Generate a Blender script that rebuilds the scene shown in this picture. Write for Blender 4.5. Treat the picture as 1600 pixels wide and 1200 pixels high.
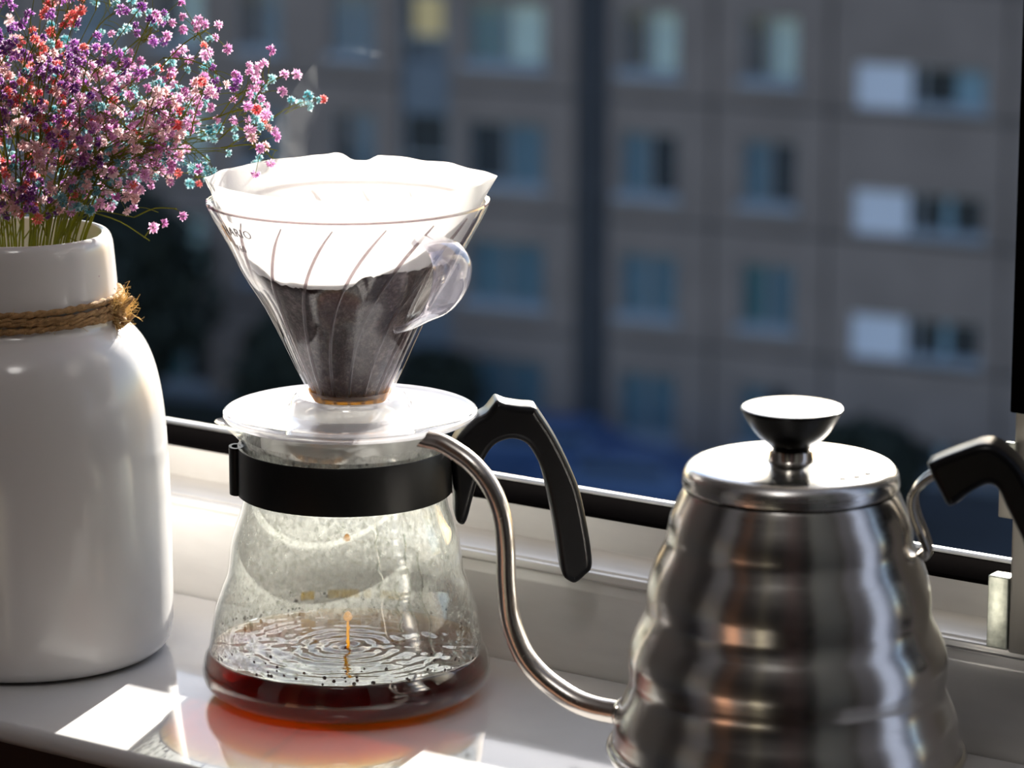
import bpy, bmesh, math, random
from math import sin, cos, pi, radians, sqrt, exp, atan2
from mathutils import Vector, Matrix, noise

for o in list(bpy.data.objects):
    bpy.data.objects.remove(o)
SC = bpy.context.scene
COL = SC.collection
R = random.Random(7)

# ------------------------------------------------------------------ camera, sky, sun, exposure
cd = bpy.data.cameras.new('camera')
cam = bpy.data.objects.new('camera', cd)
COL.objects.link(cam)
cam.location = (0.85065, -1.11430, 0.4436)
cam.rotation_euler = (radians(90 - 12.5), 0, radians(34.5))
cd.sensor_width = 36.0
cd.lens = 121.5
cd.clip_start = 0.02
cd.clip_end = 600
cd.dof.use_dof = True
cd.dof.focus_distance = 1.43
cd.dof.aperture_fstop = 11.5
SC.camera = cam

SUN_AZ, SUN_EL = radians(-15.8), radians(21.0)      # azimuth from +Y (out of the window), towards -X
SUN_DIR = Vector((sin(SUN_AZ) * cos(SUN_EL), cos(SUN_AZ) * cos(SUN_EL), sin(SUN_EL)))
ld = bpy.data.lights.new('fill_light', 'POINT')      # added fill light near the ceiling, no fixture
ld.energy = 10.5
ld.color = (1.0, 0.96, 0.92)
ld.shadow_soft_size = 0.16
lamp = bpy.data.objects.new('fill_light', ld)
COL.objects.link(lamp)
lamp.location = (0.50, -1.00, 1.35)
world = bpy.data.worlds.new('sky')
SC.world = world
world.use_nodes = True
wn = world.node_tree
sky = wn.nodes.new('ShaderNodeTexSky')
sky.sky_type = 'NISHITA'
sky.sun_disc = False
sky.sun_elevation = SUN_EL
sky.sun_rotation = SUN_AZ
sky.altitude = 100
sky.air_density = 1.0
sky.dust_density = 1.2
sky.ozone_density = 1.0
wn.links.new(sky.outputs[0], wn.nodes['Background'].inputs['Color'])
wn.nodes['Background'].inputs['Strength'].default_value = 0.45
sd = bpy.data.lights.new('sun', 'SUN')
sd.energy = 28.0
sd.color = (1.0, 0.95, 0.86)
sd.angle = radians(0.6)
sun = bpy.data.objects.new('sun', sd)
COL.objects.link(sun)
sun.rotation_euler = SUN_DIR.to_track_quat('Z', 'Y').to_euler()
sun.location = SUN_DIR * 30
SC.view_settings.view_transform = 'Standard'
SC.view_settings.look = 'None'
SC.view_settings.gamma = 1.0
SC.view_settings.use_curve_mapping = False
SC.view_settings.exposure = -0.4
SC.cycles.max_bounces = 14
SC.cycles.caustics_reflective = False
SC.cycles.transparent_max_bounces = 40
SC.cycles.sample_clamp_indirect = 6.0
SC.cycles.volume_step_rate = 2.0

# ------------------------------------------------------------------ helpers
def link(o, parent=None):
    COL.objects.link(o)
    if parent is not None:
        o.parent = parent
    return o

def tag(o, label, cat, group=None, kind=None):
    o['label'] = label
    o['category'] = cat
    if group: o['group'] = group
    if kind: o['kind'] = kind
    return o

def empty(name, loc, label, cat, group=None, rotz=0.0):
    o = bpy.data.objects.new(name, None)
    o.empty_display_size = 0.02
    o.location = loc
    o.rotation_euler = (0, 0, rotz)
    link(o)
    return tag(o, label, cat, group)

def mesh(name, verts, faces, m, parent=None, smooth=False, recalc=True):
    me = bpy.data.meshes.new(name)
    me.from_pydata([tuple(v) for v in verts], [], faces)
    if recalc:
        bm = bmesh.new(); bm.from_mesh(me)
        bmesh.ops.recalc_face_normals(bm, faces=bm.faces)
        bm.to_mesh(me); bm.free()
    if smooth:
        me.polygons.foreach_set('use_smooth', [True] * len(me.polygons))
    me.materials.append(m)
    me.update()
    return link(bpy.data.objects.new(name, me), parent)

def auto_smooth(o, deg=35):
    me = o.data
    me.polygons.foreach_set('use_smooth', [True] * len(me.polygons))
    bm = bmesh.new(); bm.from_mesh(me)
    for e in bm.edges:
        if len(e.link_faces) == 2:
            e.smooth = e.calc_face_angle(0) < radians(deg)
    bm.to_mesh(me); bm.free()
    return o

def struct(o):
    o['kind'] = 'structure'
    return o

def resample(pts, n):
    """Catmull-Rom through the control points, n points per segment."""
    P = [Vector(p) for p in pts]
    out = []
    for i in range(len(P) - 1):
        p0 = P[i - 1] if i else P[0] * 2 - P[1]
        p1, p2 = P[i], P[i + 1]
        p3 = P[i + 2] if i + 2 < len(P) else P[-1] * 2 - P[-2]
        for k in range(n):
            t = k / n
            out.append(0.5 * ((2 * p1) + (p2 - p0) * t + (2 * p0 - 5 * p1 + 4 * p2 - p3) * t * t
                              + (3 * p1 - p0 - 3 * p2 + p3) * t ** 3))
    out.append(P[-1])
    return out

def rprof(zr, n=3):
    return [(p[0], p[1]) for p in resample([(z, r, 0) for z, r in zr], n)]

def lathe_data(prof, seg=96, a0=0.0, a1=2 * pi, fn=None, closed=None):
    full = abs(a1 - a0 - 2 * pi) < 1e-6
    cols = seg if full else seg + 1
    V, F = [], []
    for z, r in prof:
        for j in range(cols):
            a = a0 + (a1 - a0) * j / seg
            rr, zz = (r, z) if fn is None else fn(r, z, a)
            V.append((rr * cos(a), rr * sin(a), zz))
    for i in range(len(prof) - 1):
        for j in range(seg):
            k = (j + 1) % cols
            F.append((i * cols + j, i * cols + k, (i + 1) * cols + k, (i + 1) * cols + j))
    if closed:
        n = len(prof) - 1
        for j in range(seg):
            k = (j + 1) % cols
            F.append((n * cols + j, n * cols + k, k, j))
    return V, F

def lathe(name, prof, m, parent=None, seg=96, caps=(False, False), fn=None, closed=False, smooth_deg=40, loc=None):
    V, F = lathe_data(prof, seg, fn=fn, closed=closed)
    if caps[0]: F.append(tuple(reversed(range(seg))))
    if caps[1]:
        b = (len(prof) - 1) * seg
        F.append(tuple(b + j for j in range(seg)))
    o = mesh(name, V, F, m, parent)
    auto_smooth(o, smooth_deg)
    if loc is not None: o.location = loc
    return o

def tube_data(path, rads, seg=12, cap=True, base=0, flat=None):
    P = [Vector(p) for p in path]
    if not hasattr(rads, '__len__'): rads = [rads] * len(P)
    V, F = [], []
    t = (P[1] - P[0]).normalized()
    up = Vector((0, 0, 1)) if abs(t.z) < 0.9 else Vector((1, 0, 0))
    nrm = t.cross(up).normalized()
    for i, p in enumerate(P):
        if i == 0: t = P[1] - P[0]
        elif i == len(P) - 1: t = P[-1] - P[-2]
        else: t = P[i + 1] - P[i - 1]
        t.normalize()
        nrm = (nrm - t * nrm.dot(t)).normalized()
        b = t.cross(nrm)
        for j in range(seg):
            a = 2 * pi * j / seg
            V.append(p + (nrm * cos(a) + b * sin(a)) * rads[i])
    for i in range(len(P) - 1):
        for j in range(seg):
            k = (j + 1) % seg
            F.append((base + i * seg + j, base + i * seg + k, base + (i + 1) * seg + k, base + (i + 1) * seg + j))
    if cap:
        F.append(tuple(base + j for j in range(seg)))
        F.append(tuple(base + (len(P) - 1) * seg + j for j in range(seg)))
    return V, F

def tube(name, path, rads, m, parent=None, seg=16, cap=True):
    V, F = tube_data(path, rads, seg, cap)
    o = mesh(name, V, F, m, parent)
    return auto_smooth(o, 50)

def box_data(x0, x1, y0, y1, z0, z1, base=0):
    V = [(x0, y0, z0), (x1, y0, z0), (x1, y1, z0), (x0, y1, z0), (x0, y0, z1), (x1, y0, z1), (x1, y1, z1), (x0, y1, z1)]
    F = [(0, 3, 2, 1), (4, 5, 6, 7), (0, 1, 5, 4), (1, 2, 6, 5), (2, 3, 7, 6), (3, 0, 4, 7)]
    return V, [tuple(base + i for i in f) for f in F]

def boxes(name, bs, m, parent=None, bevel=0.0, segs=2):
    V, F = [], []
    for b in bs:
        v, f = box_data(*b, base=len(V)); V += v; F += f
    o = mesh(name, V, F, m, parent)
    if bevel:
        bm = bmesh.new(); bm.from_mesh(o.data)
        bmesh.ops.bevel(bm, geom=list(bm.edges), offset=bevel, segments=segs, affect='EDGES', profile=0.5)
        bm.to_mesh(o.data); bm.free()
        auto_smooth(o, 50)
    return o

def extrude_x(name, poly, x0, x1, m, parent=None, bevel=0.0):
    """poly of (y, z), pushed along x."""
    n = len(poly)
    V = [(x0, y, z) for y, z in poly] + [(x1, y, z) for y, z in poly]
    F = [tuple(range(n)), tuple(reversed(range(n, 2 * n)))] + [(i, (i + 1) % n, n + (i + 1) % n, n + i) for i in range(n)]
    o = mesh(name, V, F, m, parent)
    if bevel:
        bm = bmesh.new(); bm.from_mesh(o.data)
        es = [e for e in bm.edges if abs(e.verts[0].co.x - e.verts[1].co.x) > 1e-6]
        bmesh.ops.bevel(bm, geom=es, offset=bevel, segments=3, affect='EDGES', profile=0.5)
        bm.to_mesh(o.data); bm.free()
    return auto_smooth(o, 40)

# ------------------------------------------------------------------ materials
class NT:
    def __init__(s, name):
        s.m = bpy.data.materials.new(name); s.m.use_nodes = True
        s.t = s.m.node_tree; s.t.nodes.clear()
        s.out = s.t.nodes.new('ShaderNodeOutputMaterial')
    def n(s, typ, **kw):
        nd = s.t.nodes.new(typ)
        for k, v in kw.items():
            if k.startswith('_'): setattr(nd, k[1:], v)
            else:
                key = k.replace('__', ' ')
                if isinstance(v, tuple) and len(v) == 3 and nd.inputs[key].type == 'RGBA': v = (*v, 1)
                if hasattr(v, 'is_output'): s.t.links.new(v, nd.inputs[key])
                else: nd.inputs[key].default_value = v
        return nd
    def l(s, a, b): s.t.links.new(a, b)
    def surf(s, sh): s.l(sh, s.out.inputs['Surface']); return s.m
    def coord(s, scale=(1, 1, 1), kind='Object'):
        tc = s.n('ShaderNodeTexCoord'); mp = s.n('ShaderNodeMapping')
        s.l(tc.outputs[kind], mp.inputs['Vector']); mp.inputs['Scale'].default_value = scale
        return mp.outputs[0]
    def noise(s, scale=10, detail=4, rough=0.5, vec=None, dist=0.0):
        nd = s.n('ShaderNodeTexNoise', Scale=scale, Detail=detail, Roughness=rough, Distortion=dist)
        if vec is not None: s.l(vec, nd.inputs['Vector'])
        return nd.outputs['Fac']
    def ramp(s, fac, stops):
        nd = s.n('ShaderNodeValToRGB'); s.l(fac, nd.inputs[0])
        e = nd.color_ramp.elements
        while len(e) < len(stops): e.new(0.5)
        for el, (p, c) in zip(e, stops):
            el.position = p
            el.color = (*c, 1) if hasattr(c, '__len__') else (c, c, c, 1)
        return nd.outputs[0]
    def math(s, op, a, b=None, clamp=False):
        nd = s.n('ShaderNodeMath', _operation=op, _use_clamp=clamp)
        for i, v in enumerate((a, b)):
            if v is None: continue
            if hasattr(v, 'is_output'): s.l(v, nd.inputs[i])
            else: nd.inputs[i].default_value = v
        return nd.outputs[0]
    def bump(s, h, strength=0.3, dist=0.001):
        return s.n('ShaderNodeBump', Height=h, Strength=strength, Distance=dist).outputs[0]
    def mix(s, f, a, b):
        nd = s.n('ShaderNodeMixShader')
        if hasattr(f, 'is_output'): s.l(f, nd.inputs[0])
        else: nd.inputs[0].default_value = f
        s.l(a, nd.inputs[1]); s.l(b, nd.inputs[2])
        return nd.outputs[0]

def princ(name, color, rough=0.5, metal=0.0, spec=0.5, noise_scale=0, vary=0.08, bump=0.0, bump_scale=None, bump_dist=0.001,
          coat=0.0, coat_rough=0.05, stretch=(1, 1, 1), detail=4):
    t = NT(name)
    p = t.n('ShaderNodeBsdfPrincipled', Roughness=rough, Metallic=metal)
    p.inputs['Specular IOR Level'].default_value = spec
    p.inputs['Coat Weight'].default_value = coat
    p.inputs['Coat Roughness'].default_value = coat_rough
    if noise_scale:
        f = t.noise(noise_scale, detail, 0.55, t.coord(stretch))
        lo = tuple(max(0, c * (1 - vary)) for c in color); hi = tuple(min(1, c * (1 + vary)) for c in color)
        t.l(t.ramp(f, [(0.3, lo), (0.7, hi)]), p.inputs['Base Color'])
    else:
        p.inputs['Base Color'].default_value = (*color, 1)
    if bump:
        h = t.noise(bump_scale or noise_scale or 50, 4, 0.6, t.coord(stretch))
        t.l(t.bump(h, bump, bump_dist), p.inputs['Normal'])
    return t.surf(p.outputs[0])

def clear(name, tint=(1, 1, 1), rough=0.02, base=0.04, power=5.0, fog=0.0, fog_col=(0.9, 0.9, 0.9), bump=0.0, bump_scale=400, fog_noise=None, fade=None):
    """Thin clear plastic / glass: straight-through transmission and Fresnel reflection, optional haze in the material."""
    t = NT(name)
    nrm = None
    if bump:
        nrm = t.bump(t.noise(bump_scale, 3, 0.5, t.coord()), bump, 0.0005)
    lw = t.n('ShaderNodeLayerWeight', Blend=0.5)
    if nrm is not None: t.l(nrm, lw.inputs['Normal'])
    f = t.math('MULTIPLY_ADD', t.math('POWER', lw.outputs['Facing'], power), 1 - base)
    f.node.inputs[2].default_value = base
    tr = t.n('ShaderNodeBsdfTransparent', Color=tint).outputs[0]
    gl = t.n('ShaderNodeBsdfGlossy', Color=(1, 1, 1), Roughness=rough)
    if nrm is not None: t.l(nrm, gl.inputs['Normal'])
    if fog:
        d = t.n('ShaderNodeBsdfDiffuse', Color=fog_col); tl = t.n('ShaderNodeBsdfTranslucent', Color=fog_col)
        if nrm is not None: t.l(nrm, d.inputs['Normal'])
        fm = t.mix(0.45, d.outputs[0], tl.outputs[0])
        ff = fog
        if fog_noise:
            ff = t.ramp(t.noise(fog_noise[0], 5, 0.65, t.coord(fog_noise[1])), [(0.3, fog * 0.5), (0.7, min(1, fog * 1.5))])
        if fade:
            sx = t.n('ShaderNodeSeparateXYZ'); t.l(t.coord(), sx.inputs[0])
            mr = t.n('ShaderNodeMapRange', From__Min=fade[0], From__Max=fade[1]); mr.clamp = True; t.l(sx.outputs['Z'], mr.inputs['Value'])
            ff = t.math('MULTIPLY', ff, mr.outputs[0])
        tr = t.mix(ff, tr, fm)
    return t.surf(t.mix(f, tr, gl.outputs[0]))

M = {}
M['sill'] = princ('sill_paint', (0.66, 0.655, 0.66), 0.07, spec=0.62, noise_scale=30, vary=0.03, bump=0.02, bump_scale=60)
M['frame'] = princ('frame_paint', (0.70, 0.68, 0.65), 0.20, spec=0.6, noise_scale=18, vary=0.06, bump=0.05, bump_scale=120, stretch=(1, 4, 4))
M['frame_gloss'] = princ('frame_paint_ledge', (0.70, 0.68, 0.64), 0.16, spec=0.6, noise_scale=18, vary=0.05)
M['old_paint'] = princ('old_jamb_paint', (0.60, 0.56, 0.48), 0.4, noise_scale=90, vary=0.08, bump=0.15, bump_scale=200, stretch=(1, 1, 0.2))
M['gasket'] = princ('black_rubber_gasket', (0.012, 0.010, 0.010), 0.75, spec=0.08, noise_scale=50, vary=0.2)
M['outer'] = princ('brown_outer_sill', (0.045, 0.035, 0.025), 0.6, noise_scale=30, vary=0.2)
M['gasket'] = NT('black_rubber'); M['gasket'] = M['gasket'].surf(M['gasket'].n('ShaderNodeBsdfDiffuse', Color=(0.004, 0.0035, 0.0035)).outputs[0])
M['lip'] = princ('aluminium_lip', (0.75, 0.76, 0.74), 0.35, 0.6, noise_scale=80, vary=0.05)
M['zinc'] = princ('zinc_bracket', (0.42, 0.44, 0.38), 0.42, 0.85, noise_scale=250, vary=0.25, bump=0.2)
M['room_wall'] = princ('room_wall_paint', (0.62, 0.59, 0.58), 0.8, noise_scale=8, vary=0.04)
M['dark_wall'] = princ('brown_wall_below_sill', (0.075, 0.04, 0.03), 0.7, noise_scale=20, vary=0.2)
M['ceiling'] = princ('ceiling_paint', (0.75, 0.74, 0.75), 0.9, noise_scale=8, vary=0.03)
M['floor'] = princ('oak_floor', (0.12, 0.075, 0.05), 0.4, noise_scale=14, vary=0.3, stretch=(1, 8, 1))
M['door'] = princ('brown_door', (0.20, 0.085, 0.045), 0.45, noise_scale=8, vary=0.3, stretch=(6, 6, 1))
M['curtain'] = princ('terracotta_curtain', (0.55, 0.26, 0.16), 0.9, noise_scale=30, vary=0.1)
M['cabinet_dark'] = princ('dark_cabinet', (0.02, 0.018, 0.016), 0.5, noise_scale=8, vary=0.2)
M['plaster'] = princ('white_door_paint', (0.72, 0.70, 0.66), 0.5, noise_scale=8, vary=0.03)

M['ceramic'] = princ('white_glazed_ceramic', (0.70, 0.685, 0.675), 0.13, spec=0.6, noise_scale=9, vary=0.03, bump=0.05, bump_scale=14, bump_dist=0.004)
M['ceramic_in'] = princ('unglazed_ceramic_inside', (0.62, 0.60, 0.55), 0.5, noise_scale=20, vary=0.05)
M['jute'] = princ('jute_twine', (0.36, 0.21, 0.09), 0.9, noise_scale=400, vary=0.35, bump=0.6, bump_scale=900)
def jute_fibre():
    t = NT('jute_fibre')
    a = t.n('ShaderNodeBsdfDiffuse', Color=(0.62, 0.47, 0.25)); b = t.n('ShaderNodeBsdfTranslucent', Color=(0.72, 0.56, 0.30))
    return t.surf(t.mix(0.5, a.outputs[0], b.outputs[0]))
M['fibre'] = jute_fibre()

M['plastic'] = clear('clear_plastic', (0.985, 0.98, 0.99), 0.04)
M['rib'] = clear('darkened_plastic_rib', (0.55, 0.49, 0.50), 0.05, base=0.06, power=3.0)  # dark tint stands in for reflections along the clear ribs and rim
M['plastic_plate'] = clear('hazed_plastic_plate', (0.97, 0.965, 0.98), 0.06, base=0.09, fog=0.40, fog_col=(0.92, 0.92, 0.95))  # white haze stands in for the sky reflected in the plate
M['glass'] = clear('clear_glass', (0.97, 0.98, 0.965), 0.03, power=4.8)
M['fog'] = clear('condensation', (1, 1, 1), 0.12, base=0.03, fog=0.46, fog_col=(0.88, 0.88, 0.86), bump=0.9, bump_scale=500, fog_noise=(420, (1, 1, 0.7)), fade=(0.036, 0.058))
M['drop'] = clear('water_drop', (0.92, 0.93, 0.90), 0.03, base=0.12, power=2.5)
M['lettering'] = clear('raised_lettering', (0.30, 0.27, 0.29), 0.1, base=0.05)
def amber():
    t = NT('amber_coffee_drop')
    tr = t.n('ShaderNodeBsdfTransparent', Color=(0.80, 0.52, 0.05)); gl = t.n('ShaderNodeBsdfGlossy', Roughness=0.05)
    tl = t.n('ShaderNodeBsdfTranslucent', Color=(0.75, 0.48, 0.04))
    return t.surf(t.mix(0.15, t.mix(0.35, tr.outputs[0], tl.outputs[0]), gl.outputs[0]))
M['amber'] = amber()

def paper():
    t = NT('filter_paper')
    n1 = t.noise(700, 3, 0.5, t.coord())
    nrm = t.bump(n1, 0.25, 0.0004)
    d = t.n('ShaderNodeBsdfDiffuse', Color=(0.93, 0.93, 0.93), Normal=nrm); tl = t.n('ShaderNodeBsdfTranslucent', Color=(0.96, 0.95, 0.93), Normal=nrm)
    return t.surf(t.mix(0.52, d.outputs[0], tl.outputs[0]))
M['paper'] = paper()

def wetpaper():
    t = NT('wet_coffee_filter')
    v = t.coord()
    n1 = t.noise(160, 5, 0.7, v)
    n2 = t.noise(900, 2, 0.6, v)
    n3 = t.noise(520, 3, 0.7, v)
    c = t.ramp(t.math('ADD', t.math('MULTIPLY', n1, 0.5), t.math('MULTIPLY', n3, 0.5)), [(0.36, (0.022, 0.012, 0.010)), (0.5, (0.085, 0.055, 0.050)), (0.62, (0.26, 0.20, 0.19))])
    p = t.n('ShaderNodeBsdfPrincipled', Roughness=0.35, Base__Color=c, Normal=t.bump(n2, 0.6, 0.0008))
    return t.surf(p.outputs[0])
M['wet'] = wetpaper()
M['grounds'] = princ('coffee_grounds', (0.035, 0.018, 0.010), 0.75, noise_scale=900, vary=0.6, bump=0.8, bump_scale=900)

def coffee():
    t = NT('black_coffee')
    lw = t.n('ShaderNodeLayerWeight', Blend=0.5)
    f = t.math('MULTIPLY_ADD', t.math('POWER', lw.outputs['Facing'], 3.4), 0.95); f.node.inputs[2].default_value = 0.05
    tr = t.n('ShaderNodeBsdfTransparent', Color=(0.98, 0.90, 0.80)); gl = t.n('ShaderNodeBsdfGlossy', Roughness=0.03)
    t.surf(t.mix(f, tr.outputs[0], gl.outputs[0]))
    va = t.n('ShaderNodeVolumeAbsorption', Color=(0.925, 0.76, 0.30), Density=400.0)
    t.l(va.outputs[0], t.out.inputs['Volume'])
    return t.m
M['coffee'] = coffee()

def steel(name, rough, col=(0.66, 0.64, 0.61), br=0.05, sc=(3, 3, 160)):
    t = NT(name)
    v = t.coord(sc)
    n = t.noise(12, 4, 0.6, v)
    p = t.n('ShaderNodeBsdfPrincipled', Metallic=1.0, Base__Color=col)
    t.l(t.ramp(n, [(0.3, rough * 0.8), (0.7, rough * 1.25)]), p.inputs['Roughness'])
    t.l(t.bump(n, br, 0.0004), p.inputs['Normal'])
    return t.surf(p.outputs[0])
M['steel'] = steel('brushed_steel_body', 0.20)
M['steel_lid'] = steel('brushed_steel_lid', 0.24, (0.72, 0.71, 0.69), 0.03, (3, 3, 60))
M['steel_tube'] = steel('brushed_steel_tube', 0.22, (0.60, 0.56, 0.52), 0.04, (80, 80, 80))
M['steel_rod'] = steel('polished_steel_rod', 0.10, (0.7, 0.66, 0.6), 0.0, (1, 1, 1))
M['black'] = princ('black_plastic', (0.004, 0.004, 0.005), 0.30, spec=0.25, noise_scale=200, vary=0.2, bump=0.03)
M['black_matt'] = princ('black_band_plastic', (0.004, 0.004, 0.004), 0.45, spec=0.25, noise_scale=200, vary=0.2)
M['knob'] = princ('black_knob_plastic', (0.004, 0.004, 0.004), 0.22, spec=0.25, noise_scale=90, vary=0.2)
M['painted_hole'] = princ('painted_vent', (0.03, 0.012, 0.008), 0.6, noise_scale=90, vary=0.1)  # dark discs on the lid paint the shade inside the vents

M['panel'] = princ('concrete_panel', (0.175, 0.136, 0.126), 0.9, noise_scale=0.8, vary=0.12)
M['joint'] = princ('panel_joint', (0.115, 0.130, 0.160), 0.9, noise_scale=2, vary=0.1)
M['recess'] = princ('dark_recess', (0.045, 0.045, 0.055), 0.9, noise_scale=1, vary=0.15)
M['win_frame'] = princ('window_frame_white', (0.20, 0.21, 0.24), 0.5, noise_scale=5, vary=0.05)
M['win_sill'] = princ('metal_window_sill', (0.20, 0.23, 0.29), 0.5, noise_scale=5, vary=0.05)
M['curtain_pale'] = princ('pale_curtain', (0.66, 0.76, 0.70), 0.8, noise_scale=6, vary=0.1, stretch=(6, 6, 0.5))
M['curtain_blue'] = princ('blue_curtain', (0.15, 0.23, 0.29), 0.8, noise_scale=6, vary=0.1, stretch=(6, 6, 0.5))
M['teal'] = princ('teal_curtain', (0.09, 0.20, 0.22), 0.8, noise_scale=6, vary=0.1)
M['room_shade'] = princ('painted_dark_interior', (0.02, 0.022, 0.025), 0.8, noise_scale=3, vary=0.2)  # dark sheets behind the frames paint the shade of unlit rooms
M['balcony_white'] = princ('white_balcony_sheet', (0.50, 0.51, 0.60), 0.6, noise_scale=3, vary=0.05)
def lit():
    t = NT('lit_room_blind')
    e = t.n('ShaderNodeEmission', Color=(0.85, 0.80, 0.50), Strength=0.42)
    return t.surf(e.outputs[0])
M['lit'] = lit()
M['pane'] = clear('window_pane', (0.92, 0.94, 0.95), 0.03, base=0.08, power=4)
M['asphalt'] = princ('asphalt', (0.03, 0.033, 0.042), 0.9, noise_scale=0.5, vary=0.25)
M['grass'] = princ('dark_grass', (0.010, 0.014, 0.009), 0.95, noise_scale=0.6, vary=0.4)  # very dark green, varied by noise
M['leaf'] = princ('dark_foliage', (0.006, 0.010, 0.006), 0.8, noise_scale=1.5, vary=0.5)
M['bark'] = princ('bark', (0.04, 0.03, 0.025), 0.9, noise_scale=3, vary=0.3)
M['car_blue'] = princ('blue_car_paint', (0.020, 0.055, 0.15), 0.5, noise_scale=3, vary=0.05, coat=0.1)
M['car_grey'] = princ('grey_car_paint', (0.05, 0.06, 0.08), 0.5, noise_scale=3, vary=0.05, coat=0.1)
M['car_glass'] = princ('car_glass', (0.02, 0.03, 0.04), 0.1, noise_scale=3, vary=0.05)
M['tyre'] = princ('tyre', (0.01, 0.01, 0.01), 0.8, noise_scale=3, vary=0.05)

def petal(name, c1, c2):
    t = NT(name)
    oi = t.n('ShaderNodeObjectInfo')
    c = t.ramp(oi.outputs['Random'], [(0.0, c1), (1.0, c2)])
    tc = t.n('ShaderNodeTexCoord')
    ln = t.n('ShaderNodeVectorMath', _operation='LENGTH'); t.l(tc.outputs['Object'], ln.inputs[0])
    mr = t.n('ShaderNodeMapRange', From__Min=0.0018, From__Max=0.0040); t.l(ln.outputs['Value'], mr.inputs['Value'])
    mx = t.n('ShaderNodeMix', _data_type='RGBA')
    t.l(mr.outputs[0], mx.inputs['Factor']); t.l(c, mx.inputs['A'])
    mx.inputs['B'].default_value = (0.86, 0.78, 0.82, 1)  # pale tips paint the white rims of backlit petals
    c = mx.outputs['Result']
    a = t.n('ShaderNodeBsdfDiffuse', Color=c); b = t.n('ShaderNodeBsdfTranslucent', Color=c)
    return t.surf(t.mix(0.55, a.outputs[0], b.outputs[0]))
M['purple'] = petal('purple_petals', (0.10, 0.025, 0.16), (0.34, 0.10, 0.38))
M['magenta'] = petal('magenta_petals', (0.42, 0.12, 0.34), (0.75, 0.42, 0.62))
M['coral'] = petal('coral_petals', (0.46, 0.04, 0.05), (0.74, 0.17, 0.15))
M['peach'] = petal('peach_petals', (0.58, 0.30, 0.29), (0.80, 0.60, 0.62))
M['tealf'] = petal('teal_petals', (0.04, 0.20, 0.24), (0.24, 0.46, 0.48))
def stem_mat():
    t = NT('green_stem')
    a = t.n('ShaderNodeBsdfDiffuse', Color=(0.17, 0.18, 0.035)); b = t.n('ShaderNodeBsdfTranslucent', Color=(0.26, 0.25, 0.04))
    return t.surf(t.mix(0.35, a.outputs[0], b.outputs[0]))
M['stem'] = stem_mat()

# ------------------------------------------------------------------ the setting: sill, window, room
YF, YP = -0.1155, 0.0764            # front edge of the sill, foot of the window frame
def sill():
    r = 0.0042
    poly = [(0.075, 0.0)]
    poly += [(YF + r - r * sin(a), -r + r * cos(a)) for a in [pi / 2 * k / 6 for k in range(7)]]
    poly += [(YF + r - r * sin(a), -0.0095 + r * 1.0 + r * cos(a)) for a in [pi / 2 + pi / 2 * k / 6 for k in range(7)]]
    poly += [(0.075, -0.0095)]
    o = extrude_x('trim_1', [(y, z) for y, z in poly], -1.15, 0.42, M['sill'])
    o['label'] = 'glossy white window sill board'
    return struct(o)
sill()

# window frame (window_1): lower rail pieces, gaskets, jambs
XJ = 0.2475
win = extrude_x('window_1', [(YP, 0.0), (YP, 0.0375), (YP + 0.003, 0.0415), (YP + 0.0005, 0.0425), (YP + 0.0012, 0.0455),
                             (YP + 0.0045, 0.0457), (YP + 0.0050, 0.0445), (YP + 0.0062, 0.0445), (YP + 0.0067, 0.0457),
                             (0.1091, 0.0462), (0.1091, 0.0600), (0.1105, 0.0615), (0.131, 0.0600), (0.134, 0.0520), (0.160, 0.0450), (0.160, -0.02), (YP, -0.02)],
                -0.93, 0.35, M['frame'], bevel=0.0006)
struct(win)
win['label'] = 'cream painted window frame, standing open'
def part(name, o, lab=None):
    o.name = name
    if lab: o['label'] = lab
    return o
extrude_x('window_gasket', [(0.1093, 0.0600), (0.1095, 0.0618), (0.114, 0.0636), (0.121, 0.0650), (0.1271, 0.0653), (0.1271, 0.0595)],
          -0.86, XJ + 0.024, M['gasket'], win)['label'] = 'black rubber gasket'
extrude_x('window_lip', [(0.1272, 0.0590), (0.1272, 0.0655), (0.1290, 0.0666), (0.1325, 0.0664), (0.1325, 0.0590)],
          -0.86, XJ + 0.024, M['lip'], win, 0.0003)['label'] = 'pale metal lip'
extrude_x('outer_ledge', [(0.1600, 0.0350), (0.1600, 0.0450), (0.2300, 0.0350), (0.2300, 0.0300)],
          -0.93, 0.30, M['outer'], win)
# right jamb
boxes('window_jamb', [(0.2695, 0.35, YP + 0.0005, 0.170, 0.0440, 0.52)], M['old_paint'], win, 0.0012)
boxes('window_jamb', [(-0.93, -0.86, YP + 0.0005, 0.170, 0.0440, 0.52)], M['frame'], win, 0.0012)
boxes('sash_seal', [(0.2705, 0.2790, 0.0700, 0.0766, 0.1430, 0.51)], M['gasket'], win, 0.0008)['label'] = 'black vertical seal of the open sash'
boxes('jamb_gasket', [(-0.86, -0.8565, 0.110, 0.127, 0.0640, 0.51)], M['gasket'], win, 0.001)['label'] = 'black rubber gasket'
boxes('window_head', [(-0.93, 0.35, YP + 0.0005, 0.170, 0.51, 0.60)], M['frame'], win, 0.0012)  # unseen head, set low to keep sun off the boards
boxes('hinge_bracket', [(0.2600, 0.2692, 0.0770, 0.0850, 0.0450, 0.0745)], M['zinc'], win, 0.0006)['label'] = 'dull zinc corner hinge'
boxes('strike_plate', [(0.2590, 0.2698, 0.086, 0.092, 0.0960, 0.1080)], M['old_paint'], win, 0.0006)
boxes('strike_plate', [(0.2665, 0.2720, 0.0740, 0.0768, 0.1120, 0.1300)], M['zinc'], win, 0.0006)

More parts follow.
